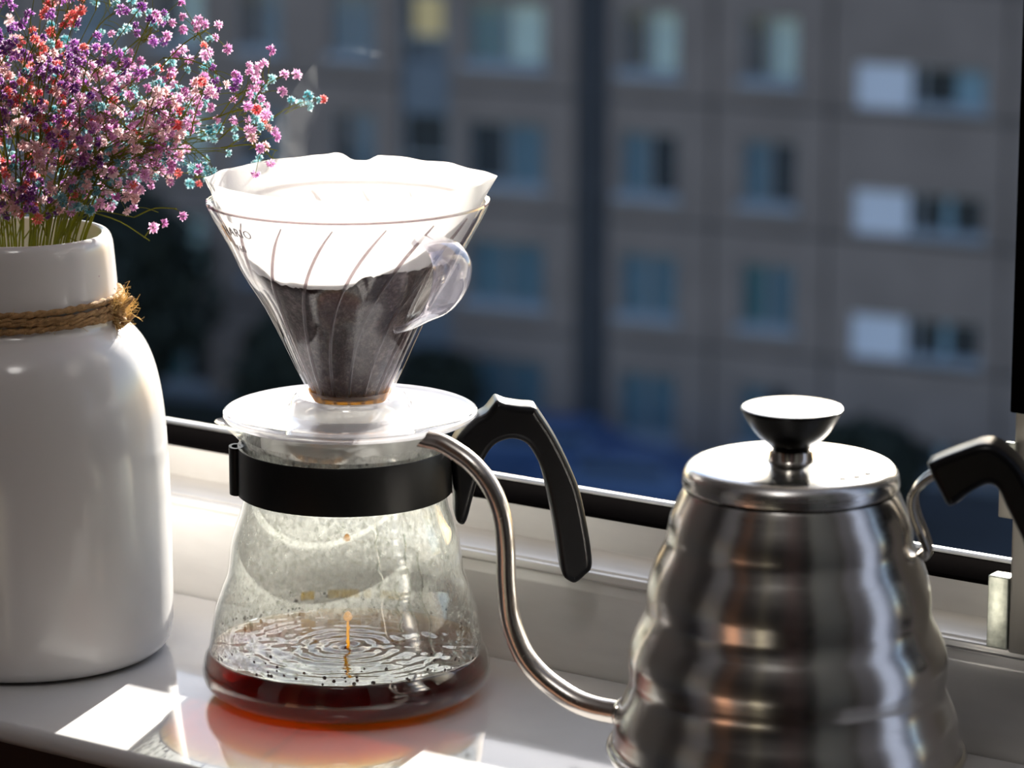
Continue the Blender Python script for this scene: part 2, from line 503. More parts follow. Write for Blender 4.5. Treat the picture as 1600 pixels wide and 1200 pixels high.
# room
X0, X1, YB, Z0, Z1 = -2.0, 1.75, -3.3, -0.9, 1.65
YW = 0.0776
struct(boxes('floor', [(X0, X1, YB, 0.30, Z0 - 0.05, Z0)], M['floor']))
struct(boxes('ceiling', [(X0, X1, YB, 0.30, Z1, Z1 + 0.05)], M['ceiling']))
struct(boxes('wall_left', [(X0 - 0.05, X0, YB, 0.30, Z0, Z1)], M['room_wall']))
struct(boxes('wall_right', [(X1, X1 + 0.05, YB, 0.30, Z0, Z1)], M['plaster']))
struct(boxes('wall_back', [(X0, X1, YB - 0.05, YB, Z0, Z1)], M['room_wall']))
struct(boxes('wall_front', [(X0, -0.93, YW, 0.30, Z0, Z1), (0.35, 0.44, YW, 0.30, Z0, Z1), (1.25, X1, YW, 0.30, Z0, Z1), (-0.93, 0.35, YW, 0.30, 0.60, Z1), (0.85, 1.25, YW, 0.30, Z0, Z1), (0.44, 0.85, YW, 0.30, Z0, -0.3)], M['room_wall']))  # gap right of the window added for light and kettle reflection
# tall boards added behind the camera to stripe the kettle's reflection
M['b_dark'] = princ('dark_board', (0.010, 0.009, 0.009), 0.6, noise_scale=8, vary=0.2, stretch=(6, 6, 1))
M['b_orange'] = princ('orange_brown_board', (0.20, 0.095, 0.055), 0.7, noise_scale=8, vary=0.2, stretch=(6, 6, 1))
M['b_rose'] = princ('dusky_board', (0.085, 0.048, 0.045), 0.7, noise_scale=8, vary=0.2, stretch=(6, 6, 1))
M['b_khaki'] = princ('khaki_board', (0.15, 0.135, 0.10), 0.7, noise_scale=8, vary=0.1, stretch=(6, 6, 1))
M['b_grey'] = princ('grey_green_board', (0.30, 0.31, 0.28), 0.7, noise_scale=8, vary=0.1, stretch=(6, 6, 1))
M['b_pale'] = princ('pale_board', (0.45, 0.45, 0.47), 0.7, noise_scale=8, vary=0.05)
def add_boards():
    kx, ky = 0.2324, -0.0325
    seq = [(-78, -60, 'b_pale'), (-60, -54, 'b_dark'), (-54, -44, 'b_orange'), (-44, -29, 'b_dark'), (-29, -22, 'b_khaki'), (-22, -8, 'b_dark'), (-8, 5, 'b_rose'), (5, 16, 'b_dark'),
           (16, 40, 'b_grey'), (40, 46, 'b_khaki'), (46, 60, 'b_pale')]
    root = None
    for a0, a1, mm in seq:
        def P(a, r):
            a = radians(a)
            return (kx + r * (0.566 * cos(a) + 0.824 * sin(a)), ky + r * (-0.824 * cos(a) + 0.566 * sin(a)))
        r0 = 1.55 if a0 < 16 else 1.30
        V = [(*P(a0, r0), Z0), (*P(a1, r0), Z0), (*P(a1, r0 + 0.03), Z0), (*P(a0, r0 + 0.03), Z0)]
        V += [(x, y, Z1) for x, y, z in V]
        F = [(0, 3, 2, 1), (4, 5, 6, 7), (0, 1, 5, 4), (1, 2, 6, 5), (2, 3, 7, 6), (3, 0, 4, 7)]
        if root is None:
            root = struct(mesh('reflection_boards', V, F, M[mm])); root['label'] = 'added striped boards behind the camera, reflected in the kettle'
        else:
            mesh('board', V, F, M[mm], root)
add_boards()
def sheer():  # translucent sheet added for an even bluish reflection
    t = NT('sheer_sheet')
    a = t.n('ShaderNodeBsdfTranslucent', Color=(0.16, 0.19, 0.27)); b = t.n('ShaderNodeBsdfDiffuse', Color=(0.4, 0.45, 0.55))
    m = t.surf(t.mix(0.4, a.outputs[0], b.outputs[0]))
    V, F = [], []
    for i in range(81):
        x = 0.44 + 0.41 * i / 80; y = YW - 0.012 + 0.006 * sin(i * 0.9)
        V += [(x, y, Z0 + 0.02), (x, y, Z1 - 0.01)]
    for i in range(80): F.append((2 * i, 2 * i + 2, 2 * i + 3, 2 * i + 1))
    o = struct(mesh('added_sheet', V, F, m, smooth=True)); o['label'] = 'added sheer sheet over an unseen opening, giving a soft bluish reflection'
sheer()
struct(boxes('wall_below_sill', [(-0.93, 0.33, 0.02, 0.30, Z0, -0.021)], M['dark_wall']))

# ------------------------------------------------------------------ outdoors
FO = Vector((-40.22293, 61.6621, -17.5))
FRZ = atan2(0.14781, 0.98902)
gx = Vector((cos(FRZ), sin(FRZ), 0)); gy = Vector((-sin(FRZ), cos(FRZ), 0))
def fw(u, away, z):
    return Vector((FO.x, FO.y, 0)) + gx * u + gy * away + Vector((0, 0, z))
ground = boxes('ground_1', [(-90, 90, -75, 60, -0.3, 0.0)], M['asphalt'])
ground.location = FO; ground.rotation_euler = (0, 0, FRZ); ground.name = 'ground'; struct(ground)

bld = empty('apartment_building', FO, 'large brown concrete-panel apartment building in shade across the yard', 'building', rotz=FRZ)
def bx(name, bs, m, parent=bld): return boxes(name, bs, m, parent)
bx('building_body', [(-30, 41.5, 0.45, 12, 0, 23.0)], M['joint'])
bx('roof', [(-30.4, 41.9, 0.0, 12.4, 23.0, 23.6)], M['panel'])
bx('recessed_strip', [(-0.34, 0.40, 0.42, 0.449, 0, 23)], M['recess'])['label'] = 'dark recessed joint running full height'
FL = 2.68
def zrow(k): return -9.72 + 17.5 - FL * k        # joint below row k
ub = [-30, -26.8, -23.6, -20.4, -17.2, -14.0, -11.6, -9.35, -7.1, -4.75]
bays = [(ub[i], ub[i + 1]) for i in range(len(ub) - 1)] + [(-3.45, -0.40), (0.46, 2.86), (2.94, 5.52), (5.60, 9.45), (9.53, 13.4), (13.5, 17.4), (17.5, 21.4), (21.5, 25.4), (25.5, 29.4), (29.5, 33.4), (33.5, 37.4), (37.5, 41.4)]
wins = {(-9.35, -7.1): (-8.85, -7.75), (-7.1, -4.75): (-6.46, -5.36), (-3.45, -0.40): (-3.03, -1.12), (0.46, 2.86): (0.70, 2.08),
        (2.94, 5.52): (3.58, 4.82), (5.60, 9.45): (6.15, 9.03)}
look = {}       # (bay index by u0, row) -> style left, style right
look[(-3.45, 0)] = ('teal', 'curtain_pale'); look[(-3.45, 1)] = ('room_shade', 'curtain_blue'); look[(-3.45, 2)] = ('curtain_blue', 'curtain_blue'); look[(-3.45, 3)] = ('curtain_blue', 'curtain_blue')
look[(0.46, 0)] = ('room_shade', 'curtain_pale'); look[(0.46, 1)] = ('curtain_blue', 'room_shade'); look[(0.46, 2)] = ('curtain_blue', 'curtain_blue'); look[(0.46, 3)] = ('curtain_blue', 'curtain_blue')
look[(2.94, 0)] = ('room_shade', 'curtain_pale'); look[(2.94, 1)] = ('curtain_blue', 'room_shade'); look[(2.94, 2)] = ('teal', 'curtain_blue'); look[(2.94, 3)] = ('curtain_blue', 'room_shade')
look[(-7.1, 0)] = ('curtain_blue', 'curtain_blue'); look[(-7.1, 1)] = ('room_shade', 'curtain_blue')
look[(-9.35, 0)] = ('room_shade', 'curtain_blue'); look[(-9.35, 1)] = ('room_shade', 'curtain_blue')
rr = random.Random(3)
for (u0, u1) in bays:
    for k in range(-3, 4):
        zb, zt = zrow(k) + 0.03, zrow(k) + FL - 0.05
        if k == 3: zb = 0.0
        w = wins.get((u0, u1))
        if w is None:
            wc = (u0 + u1) / 2; w = (wc - 0.65, wc + 0.65)
        wz0, wz1 = zrow(k) + 0.55, zrow(k) + 1.95
        strip = u0 == 5.60
        if strip: wz0, wz1 = zrow(k) + 0.12, zrow(k) + 1.05
        bx('facade_panel', [(u0, w[0], 0.0, 0.3, zb, zt), (w[1], u1 - 0.0, 0.0, 0.3, zb, zt), (w[0], w[1], 0.0, 0.3, zb, wz0), (w[0], w[1], 0.0, 0.3, wz1, zt)], M['panel'])
        if k < -1: continue
        wf = bx('window', [(w[0], w[0] + 0.07, 0.12, 0.2, wz0, wz1), (w[1] - 0.07, w[1], 0.12, 0.2, wz0, wz1), (w[0] + 0.07, w[1] - 0.07, 0.12, 0.2, wz0, wz0 + 0.07),
                           (w[0] + 0.07, w[1] - 0.07, 0.12, 0.2, wz1 - 0.07, wz1), ((w[0] + w[1]) / 2 - 0.04, (w[0] + w[1]) / 2 + 0.04, 0.12, 0.2, wz0 + 0.07, wz1 - 0.07)], M['win_frame'])
        if strip:
            a = w[0]
            bx('balcony_screen', [(a, a + 1.22, 0.05, 0.11, wz0, wz1)], M['balcony_white'], wf)
            bx('opening', [(a + 1.22, w[1], 0.3, 0.34, wz0, wz1)], M['room_shade'], wf)  # dark sheet paints the shade beside the screen
            if k == 0: bx('curtain', [(a + 2.15, w[1], 0.21, 0.25, wz0, wz1)], M['curtain_blue'], wf)
            else: bx('curtain', [(a + 1.95, a + 2.15, 0.21, 0.25, wz0, wz1)], M['curtain_blue'], wf)
            bx('window_sill', [(a + 1.22, w[1] + 0.05, -0.06, 0.12, wz0 - 0.02, wz0 + 0.16)], M['win_sill'], wf)
            continue
        st = look.get((u0, k)) or (rr.choice(['curtain_blue', 'room_shade', 'teal']), rr.choice(['curtain_blue', 'room_shade', 'curtain_pale']))
        um = (w[0] + w[1]) / 2 - (0.15 if (u0 in (0.46, 2.94)) else 0)
        for s, (a, b) in zip(st, ((w[0], um), (um, w[1]))):
            bx('dark_backing' if s == 'room_shade' else 'curtain', [(a, b, 0.26, 0.3, wz0, wz1)], M[s], wf)
        bx('pane', [(w[0] + 0.07, w[1] - 0.07, 0.155, 0.165, wz0 + 0.07, wz1 - 0.07)], M['pane'], wf)
        bx('window_sill', [(w[0] - 0.08, w[1] + 0.08, -0.10, 0.12, wz0 - 0.15, wz0 + 0.02)], M['win_sill'], wf)
# stair column between u -4.7 and -3.5: bluish spandrels and windows
for k in range(-3, 4):
    z0 = zrow(k)
    bx('spandrel', [(-4.70, -3.50, 0.10, 0.4, max(0, z0 - 0.7), z0 + 0.5)], M['joint'])
    if k < -1: continue
    wf = bx('window', [(-4.70, -4.62, 0.12, 0.2, z0 + 0.5, z0 + 1.98), (-3.58, -3.50, 0.12, 0.2, z0 + 0.5, z0 + 1.98), (-4.62, -3.58, 0.12, 0.2, z0 + 1.0, z0 + 1.08)], M['win_frame'])
    bx('blind' if k == 0 else 'dark_backing', [(-4.45, -3.75, 0.26, 0.3, z0 + 1.05, z0 + 1.95)] if k == 0 else [(-4.62, -3.58, 0.26, 0.3, z0 + 0.5, z0 + 1.98)], M['lit'] if k == 0 else M['room_shade'], wf)

# lawn and paving strip in front, parked cars
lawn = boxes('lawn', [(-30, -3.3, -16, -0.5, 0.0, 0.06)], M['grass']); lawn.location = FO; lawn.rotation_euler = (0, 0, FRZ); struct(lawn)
kerb = boxes('paving_strip', [(-30, 41.5, -0.49, -0.01, 0.0, 0.10)], M['joint']); kerb.location = FO; kerb.rotation_euler = (0, 0, FRZ); struct(kerb)

def car(u, away, rz, mat, label):
    e = empty('parked_car', fw(u, away, -17.5), label, 'car', 'cars parked below the building', rotz=FRZ + rz)
    side = [(-2.1, 0.30), (-2.15, 0.75), (-2.0, 0.95), (-1.2, 1.02), (-0.6, 1.45), (0.9, 1.48), (1.6, 1.05), (2.05, 0.95), (2.15, 0.6), (2.1, 0.30)]
    n = len(side); V = [(x, s * 0.85 * (1 if z < 1.1 else 0.82), z) for s in (-1, 1) for x, z in side]
    F = [tuple(range(n)), tuple(reversed(range(n, 2 * n)))] + [(i, (i + 1) % n, n + (i + 1) % n, n + i) for i in range(n)]
    b = mesh('car_body', V, F, mat, e)
    boxes('car_window', [(-0.75, 1.1, -0.80, 0.80, 1.05, 1.38)], M['car_glass'], e)
    for x in (-1.35, 1.35):
        for s in (-1, 1):
            prof = [(-0.1, 0.1), (-0.1, 0.3), (-0.07, 0.33), (0.07, 0.33), (0.1, 0.3), (0.1, 0.1)]
            w = lathe('wheel', prof, M['tyre'], e, seg=20, caps=(True, True)); w.rotation_euler = (pi / 2, 0, 0); w.location = (x, s * 0.8, 0.33)
    return e
car(0.9, -4.2, 0.1, M['car_blue'], 'blue car parked below the building, seen beside the black server handle')
car(3.6, -6.0, 0.05, M['car_blue'], 'blue car parked nearer the window, left of the kettle lid')
car(-11.2, -10.0, 0.15, M['car_grey'], 'grey car parked on the far left beside the trees')

def tree(u, away, h, rad, label, seed):
    e = empty('dark_tree', fw(u, away, -17.5), label, 'tree', 'trees in the yard below')
    g = random.Random(seed)
    V, F = tube_data([(0, 0, 0), (0.1, 0, h * 0.35), (0, 0.1, h * 0.7)], [0.18, 0.14, 0.06], 8)
    mesh('trunk', V, F, M['bark'], e)
    V, F = [], []
    for _ in range(2600):
        d = Vector((g.gauss(0, 1), g.gauss(0, 1), g.gauss(0, 1))).normalized()
        rr_ = (g.random() ** 0.4)
        nz = 1 + 0.35 * noise.noise(d * 1.7 + Vector((seed, 0, 0)))
        p = Vector((d.x * rad * rr_ * nz, d.y * rad * rr_ * nz, h * 0.58 + d.z * h * 0.42 * rr_ * nz))
        s = 0.16 + 0.12 * g.random()
        a = Vector((g.gauss(0, 1), g.gauss(0, 1), g.gauss(0, 1))).normalized(); b = a.orthogonal().normalized()
        q = len(V); V += [p + a * s, p + b * s * 0.6, p - a * s, p - b * s * 0.6]; F.append((q, q + 1, q + 2, q + 3))
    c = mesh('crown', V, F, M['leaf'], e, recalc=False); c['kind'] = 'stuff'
    return e
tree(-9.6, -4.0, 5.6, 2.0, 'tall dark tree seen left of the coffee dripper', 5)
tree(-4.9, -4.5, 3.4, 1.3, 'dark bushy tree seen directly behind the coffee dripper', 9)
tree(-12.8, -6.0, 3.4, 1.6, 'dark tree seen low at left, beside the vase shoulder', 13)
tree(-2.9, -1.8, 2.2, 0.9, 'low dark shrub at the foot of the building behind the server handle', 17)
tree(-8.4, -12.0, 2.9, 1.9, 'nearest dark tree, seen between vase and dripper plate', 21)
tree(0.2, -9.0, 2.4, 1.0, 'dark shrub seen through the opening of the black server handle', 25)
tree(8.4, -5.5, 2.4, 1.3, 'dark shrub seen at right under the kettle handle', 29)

# ------------------------------------------------------------------ vase
VX, VY = -0.1528, -0.0282
vase = empty('ceramic_vase', (VX, VY, 0), 'tall white glazed ceramic bottle vase with jute twine round its neck, left on the sill', 'vase')
vo = [(0.0008, 0.0535), (0.00177, 0.0570), (0.005, 0.06056), (0.01087, 0.06200), (0.0182, 0.06253), (0.04734, 0.06259), (0.07913, 0.06215), (0.10206, 0.06097),
      (0.11632, 0.05934), (0.12768, 0.05682), (0.13618, 0.05341), (0.14183, 0.04939), (0.14522, 0.0455), (0.14748, 0.0430), (0.1505, 0.0422), (0.15874, 0.04178),
      (0.1652, 0.04139), (0.1764, 0.04056), (0.18227, 0.03988), (0.18506, 0.03870), (0.1862, 0.0372), (0.1852, 0.0358), (0.1820, 0.0352), (0.15, 0.036), (0.13, 0.046), (0.05, 0.056), (0.01, 0.054)]
lathe('vase_body', [(0.0, 0.050)] + rprof(vo, 4), M['ceramic'], vase, seg=128, caps=(True, True), smooth_deg=60)
# twine: three turns plus a frayed knot
def twine_rad(z): return 0.0424 + 0.0014
tw = []
V, F = [], []
for strand in range(2):
    path = []
    turns = 4.6
    for i in range(int(turns * 60) + 1):
        a = 2 * pi * i / 60 + 0.4
        z = 0.1492 + 0.0112 * (i / (turns * 60)) + 0.0007 * sin(a * 2.3)
        tw_a = a * 22 + pi * strand
        rad = 0.0434 + 0.0007 * cos(tw_a) + 0.0004 * sin(3.1 * a)
        path.append((rad * cos(a), rad * sin(a), z + 0.0008 * sin(tw_a)))
    path = [p for p in resample(path, 2)]
    v, f = tube_data(path, 0.00105, 6, True, len(V)); V += v; F += f
two = mesh('jute_twine', V, F, M['jute'], vase); auto_smooth(two, 70); two['label'] = 'brown jute twine wound round the neck'
# knot and frayed ends, on the side to the right
ka = atan2(0.566, 0.824) - 0.25
kd = Vector((cos(ka), sin(ka), 0)); kt = Vector((-sin(ka), cos(ka), 0))
V, F = [], []
g = random.Random(11)
for _ in range(7):
    c = kd * 0.0455 + kt * g.uniform(-0.004, 0.004) + Vector((0, 0, 0.154 + g.uniform(-0.004, 0.004)))
    pts = [c + Vector((g.uniform(-1, 1), g.uniform(-1, 1), g.uniform(-1, 1))) * 0.0035 for _ in range(4)]
    v, f = tube_data(resample(pts, 4), 0.0012, 6, True, len(V)); V += v; F += f
kn = mesh('twine_knot', V, F, M['jute'], vase); auto_smooth(kn, 70)
V, F = [], []
for i in range(420):
    c = kd * 0.0450 + kt * g.gauss(0, 0.0045) + Vector((0, 0, 0.1545 + g.gauss(0, 0.0032)))
    if i > 300:
        a = ka + g.uniform(-2.6, 1.2); c = Vector((0.0445 * cos(a), 0.0445 * sin(a), 0.154 + g.uniform(-0.004, 0.005)))
    d = (kd * g.uniform(0.1, 1.0) + kt * g.gauss(0, 0.7) + Vector((0, 0, g.gauss(0.25, 0.8)))).normalized()
    L = g.uniform(0.002, 0.0075) if i <= 300 else g.uniform(0.001, 0.003)
    bend = Vector((g.gauss(0, 1), g.gauss(0, 1), g.gauss(0, 1))) * L * 0.3
    pts = [c, c + d * L * 0.5 + bend, c + d * L + bend * 0.4]
    v, f = tube_data(pts, [0.00013, 0.0001, 0.00006], 3, False, len(V)); V += v; F += f
fz = mesh('frayed_fibres', V, F, M['fibre'], vase, recalc=False); fz['kind'] = 'stuff'; fz['label'] = 'pale frayed jute fibres at the knot'

# ------------------------------------------------------------------ dyed baby's-breath
def blossom_mesh(name, m, seed):
    g = random.Random(seed)
    V, F = [], []
    n = 22
    for i in range(n):
        zz = 1 - 1.55 * (i + 0.5) / n
        ph = i * 2.399963
        rr_ = sqrt(max(0, 1 - zz * zz))
        d = Vector((rr_ * cos(ph), rr_ * sin(ph), zz))
        s = d.orthogonal().normalized(); s = (s + d.cross(s) * g.uniform(-1, 1)).normalized()
        t2 = d.cross(s)
        L = 0.0023 * g.uniform(0.8, 1.15); w = 0.00072
        b = d * 0.0005; q = len(V)
        V += [b, b + d * L * 0.6 + s * w, b + d * L + t2 * w * 0.6, b + d * L * 0.6 - s * w]
        F.append((q, q + 1, q + 2, q + 3))
    me = bpy.data.meshes.new(name); me.from_pydata([tuple(v) for v in V], [], F); me.materials.append(m)
    return me
colours = ['purple', 'magenta', 'coral', 'peach', 'tealf']
BM = {c: [blossom_mesh('blossom_' + c, M[c], s) for s in (1, 2, 3)] for c in colours}
RT = Vector((0.824, 0.566, 0)); FW = Vector((-0.566, 0.824, 0)); UP = Vector((0, 0, 1))
cname = {'purple': 'deep purple', 'magenta': 'pinkish magenta', 'coral': 'coral red', 'peach': 'pale peach pink', 'tealf': 'teal blue'}
where = {'purple': 'rising at the top of the bouquet', 'magenta': 'reaching out to the right of the bouquet', 'coral': 'filling the left of the bouquet',
         'peach': 'filling the middle of the bouquet', 'tealf': 'in the right half of the bouquet'}
def sprig(col, right, up, deep, L, nb, seed, cascade=0.0):
    """A stem standing in the vase; (right, up, deep) is where it leans, L how far past the mouth."""
    g = random.Random(seed)
    e = empty('dyed_gypsophila_sprig', (VX, VY, 0.02), 'dried sprig of %s baby\'s-breath blossoms %s' % (cname[col], where[col]), 'flower',
              '%s dried sprigs in the white vase' % cname[col])
    dirv = (RT * right + UP * up + FW * deep).normalized()
    hor = Vector((dirv.x, dirv.y, 0))
    mouth = hor * 0.030 * g.uniform(0.6, 1.0) + RT * g.uniform(-0.006, 0.006) + Vector((0, 0, 0.164))
    foot = -hor * 0.02 + Vector((g.uniform(-0.01, 0.01), g.uniform(-0.01, 0.01), 0.0))
    tip = mouth + dirv * L
    mid = mouth + (UP * 0.45 + dirv * 0.55).normalized() * L * 0.5
    V, F = [], []
    def add(pts, r0, r1, seg=4):
        P_ = resample(pts, 3); n_ = len(P_)
        v, f = tube_data(P_, [r0 + (r1 - r0) * i / (n_ - 1) for i in range(n_)], seg, False, len(V)); V.extend(v); F.extend(f)
        return P_
    main = add([foot, foot * 0.3 + mouth * 0.7 - UP * 0.01, mouth, mid, tip], 0.0007, 0.00015, 5)
    ends = []
    nbr = max(3, nb // 6)
    for b in range(nbr):
        t = 0.36 + 0.64 * (b + 1) / nbr
        p = main[min(len(main) - 1, int(t * (len(main) - 1)))]
        dd = (dirv + Vector((g.gauss(0, 0.62), g.gauss(0, 0.62), g.gauss(0, 0.5) - cascade))).normalized()
        l1 = g.uniform(0.012, 0.030)
        q = p + dd * l1
        if q.z < 0.178 and cascade == 0: continue
        add([p, p + dd * l1 * 0.5 + Vector((0, 0, 0.002)), q], 0.00032, 0.00022)
        for c in range(int(nb / nbr + 0.5)):
            d3 = (dd + Vector((g.gauss(0, 0.85), g.gauss(0, 0.85), g.gauss(0, 0.75)))).normalized()
            l2 = g.uniform(0.005, 0.016)
            s0 = p + dd * l1 * g.uniform(0.5, 1.0)
            r_ = s0 + d3 * l2
            if r_.z < 0.176 and cascade == 0: continue
            add([s0, s0 + d3 * l2 * 0.5 + Vector((0, 0, 0.0008)), r_], 0.00019, 0.00013, 3)
            ends.append((r_, d3))
    mesh('stem', V, F, M['stem'], e, recalc=False)
    for r_, d3 in ends:
        c2 = col if g.random() < 0.86 else g.choice(colours)
        o = bpy.data.objects.new('blossom', g.choice(BM[c2]))
        o.location = r_; o.rotation_euler = (d3 + Vector((g.gauss(0, .3), g.gauss(0, .3), g.gauss(0, .3)))).to_track_quat('Z', 'Y').to_euler()
        s = g.uniform(0.65, 1.12); o.scale = (s, s, s)
        link(o, e)
    return e
specs = []
g = random.Random(4)
for i in range(13): specs.append(('coral', g.uniform(-0.75, 0.12), g.uniform(0.45, 1.0), g.uniform(-0.5, 0.5), g.uniform(0.05, 0.115), 40))
for i in range(10): specs.append(('purple', g.uniform(-0.3, 0.7), 1.0, g.uniform(-0.45, 0.45), g.uniform(0.095, 0.13), 38))
for i in range(4): specs.append(('purple', g.uniform(-0.5, 0.3), 1.0, g.uniform(-0.3, 0.3), g.uniform(0.11, 0.14), 38))
for i in range(11): specs.append(('peach', g.uniform(-0.35, 0.9), g.uniform(0.7, 1.0), g.uniform(-0.5, 0.5), g.uniform(0.06, 0.110), 38))
for i in range(13): specs.append(('tealf', g.uniform(0.1, 1.1), g.uniform(0.5, 0.95), g.uniform(-0.4, 0.4), g.uniform(0.05, 0.11), 36))
for i in range(12): specs.append(('magenta', g.uniform(0.4, 1.0), g.uniform(0.55, 0.85), g.uniform(-0.35, 0.35), g.uniform(0.065, 0.098), 36))
made = []
for i, s in enumerate(specs):
    made.append((s[0], s[1] / sqrt(s[1] ** 2 + s[2] ** 2 + s[3] ** 2) * s[4], sprig(*s, seed=100 + i)))
ORD = ['leftmost', 'second from the left', 'third from the left', 'fourth from the left', 'fifth from the left', 'sixth from the left', 'seventh from the left', 'eighth from the left',
       'ninth from the left', 'tenth from the left', 'eleventh from the left', 'twelfth from the left', 'thirteenth from the left', 'fourteenth from the left', 'fifteenth from the left']
for c in colours:
    ms = sorted([m_ for m_ in made if m_[0] == c], key=lambda m_: m_[1])
    for q, m_ in enumerate(ms):
        m_[2]['label'] = '%s flower sprig in the vase, %s of its colour' % (cname[c], ORD[q] if q < len(ms) - 1 else 'rightmost')
sprig('magenta', 0.9, 0.30, -0.1, 0.030, 5, 300, 0.6)['label'] = 'short magenta sprig drooping over the right rim of the white vase'

# ------------------------------------------------------------------ glass server
sv = empty('glass_coffee_server', (0, 0, 0), 'rounded glass coffee server, misted inside, with black collar and handle, centre of the sill', 'coffee server')
SO = [(0.0, 0.0445), (0.0012, 0.0505), (0.0030, 0.0552), (0.0060, 0.0592), (0.0095, 0.0607), (0.0130, 0.0606), (0.0172, 0.0597), (0.0212, 0.0580), (0.0268, 0.05694), (0.0324, 0.05608),
      (0.03772, 0.05496), (0.04359, 0.05303), (0.0475, 0.05165), (0.05197, 0.0500), (0.05614, 0.04917), (0.06171, 0.04859), (0.06726, 0.04774), (0.07281, 0.0461),
      (0.07834, 0.04418), (0.08387, 0.04281), (0.08801, 0.04225), (0.09764, 0.04192), (0.10588, 0.04213), (0.11136, 0.04263), (0.11547, 0.04367), (0.1175, 0.0446), (0.1180, 0.0449)]
so = rprof(SO, 4)
TW = 0.0008
inner = [(z, max(r - TW, 0.01)) for z, r in so if z > 0.0008]
SPA = atan2(-0.566, -0.824) + 0.12      # spout direction: camera left
def spout_fn(r, z, a):
    w = exp(-((a - SPA + pi) % (2 * pi) - pi) ** 2 / 0.045)
    k = max(0.0, min(1.0, (z - 0.1085) / 0.0095))
    return r + 0.0090 * w * k ** 1.4, z + 0.0006 * w * k
lathe('glass_body', so + [(0.1186, 0.0445)] + list(reversed(inner)), M['glass'], sv, seg=128, caps=(True, True), fn=spout_fn, smooth_deg=60)
zc = 0.0198
def r_in(z):
    for (z0, r0), (z1, r1) in zip(so, so[1:]):
        if z0 <= z <= z1: return r0 + (r1 - r0) * (z - z0) / max(1e-9, z1 - z0) - TW
    return 0.04
fogp = [(0.0360 + (0.0865 - 0.0360) * i / 60, r_in(0.0360 + (0.0865 - 0.0360) * i / 60) - 0.0003) for i in range(61)]
fo = lathe('condensation', fogp, M['fog'], sv, seg=128, smooth_deg=80); fo['label'] = 'mist of fine droplets inside the glass'
fogp = [(0.1000 + 0.012 * i / 10, r_in(0.1000 + 0.012 * i / 10) - 0.0003) for i in range(11)]
fo2 = lathe('condensation', fogp, M['fog'], sv, seg=128, smooth_deg=80)
# droplets on the inside
V, F = [], []
g = random.Random(21)
def blob(V, F, c, r, nrm, flat=0.5, n=6):
    a1 = nrm.orthogonal().normalized(); a2 = nrm.cross(a1); b = len(V)
    V.append(c + nrm * r * flat)
    for ring, (rr_, h) in enumerate(((0.7, 0.35), (1.0, 0.0))):
        for j in range(n):
            an = 2 * pi * j / n
            V.append(c + (a1 * cos(an) + a2 * sin(an)) * r * rr_ + nrm * r * flat * h * 1.9)
    for j in range(n):
        k = (j + 1) % n
        F.append((b, b + 1 + j, b + 1 + k)); F.append((b + 1 + j, b + 1 + n + j, b + 1 + n + k, b + 1 + k))
for i in range(2800):
    zz = 0.0205 + abs(g.gauss(0, 0.012)) if i < 1700 else g.uniform(0.030, 0.086)
    if zz > 0.086: continue
    a = g.uniform(0, 2 * pi); r_ = r_in(zz) - 0.0004
    c = Vector((r_ * cos(a), r_ * sin(a), zz)); nrm = Vector((-cos(a), -sin(a), 0))
    blob(V, F, c, g.uniform(0.0003, 0.0010) if i % 9 else g.uniform(0.0009, 0.0016), nrm)
dr = mesh('water_droplets', V, F, M['drop'], sv, smooth=True, recalc=False); dr['kind'] = 'stuff'
V, F = [], []
for i in range(170):
    zz = 0.0203 + abs(g.gauss(0, 0.0035)); a = g.uniform(0, 2 * pi); r_ = r_in(zz) - 0.0005
    blob(V, F, Vector((r_ * cos(a), r_ * sin(a), zz)), g.uniform(0.0003, 0.0009), Vector((-cos(a), -sin(a), 0)))
for i in range(40):
    zz = 0.1045 + g.uniform(0, 0.006); a = g.uniform(0, 2 * pi); r_ = r_in(zz) - 0.0005
    blob(V, F, Vector((r_ * cos(a), r_ * sin(a), zz)), g.uniform(0.0003, 0.0008), Vector((-cos(a), -sin(a), 0)))
sp = mesh('coffee_splashes', V, F, M['wet'], sv, smooth=True, recalc=False); sp['kind'] = 'stuff'; sp['label'] = 'dark specks of splashed coffee'
# running trickles
for k, (a_off, z0_, z1_) in enumerate(((0.35, 0.082, 0.058), (0.62, 0.078, 0.030), (0.50, 0.060, 0.040), (0.75, 0.070, 0.028))):
    a = atan2(-0.824, 0.566) + a_off
    pts = []
    for i in range(14):
        zz = z0_ + (z1_ - z0_) * i / 13; aa = a + 0.02 * sin(i * 1.3 + k); r_ = r_in(zz) - 0.0006
        pts.append((r_ * cos(aa), r_ * sin(aa), zz))
    tube('trickle', resample(pts, 2), 0.00055, M['drop'], sv, 6)
# amber marks on the far side of the glass
for k, (px, wd) in enumerate(((-0.018, 0.0055), (-0.0035, 0.0125), (0.0165, 0.0105), (0.006, 0.003))):
    V, F = [], []
    c0 = atan2(0.824, -0.566) - px / 0.052
    for i in range(7):
        a = c0 + (i / 6 - 0.5) * wd / 0.052
        for zz in (0.0245, 0.0285):
            r_ = r_in(zz) + TW + 0.0003
            V.append((r_ * cos(a), r_ * sin(a), zz))
    for i in range(6): F.append((2 * i, 2 * i + 2, 2 * i + 3, 2 * i + 1))
    mesh('amber_mark', V, F, M['amber'], sv, recalc=False)

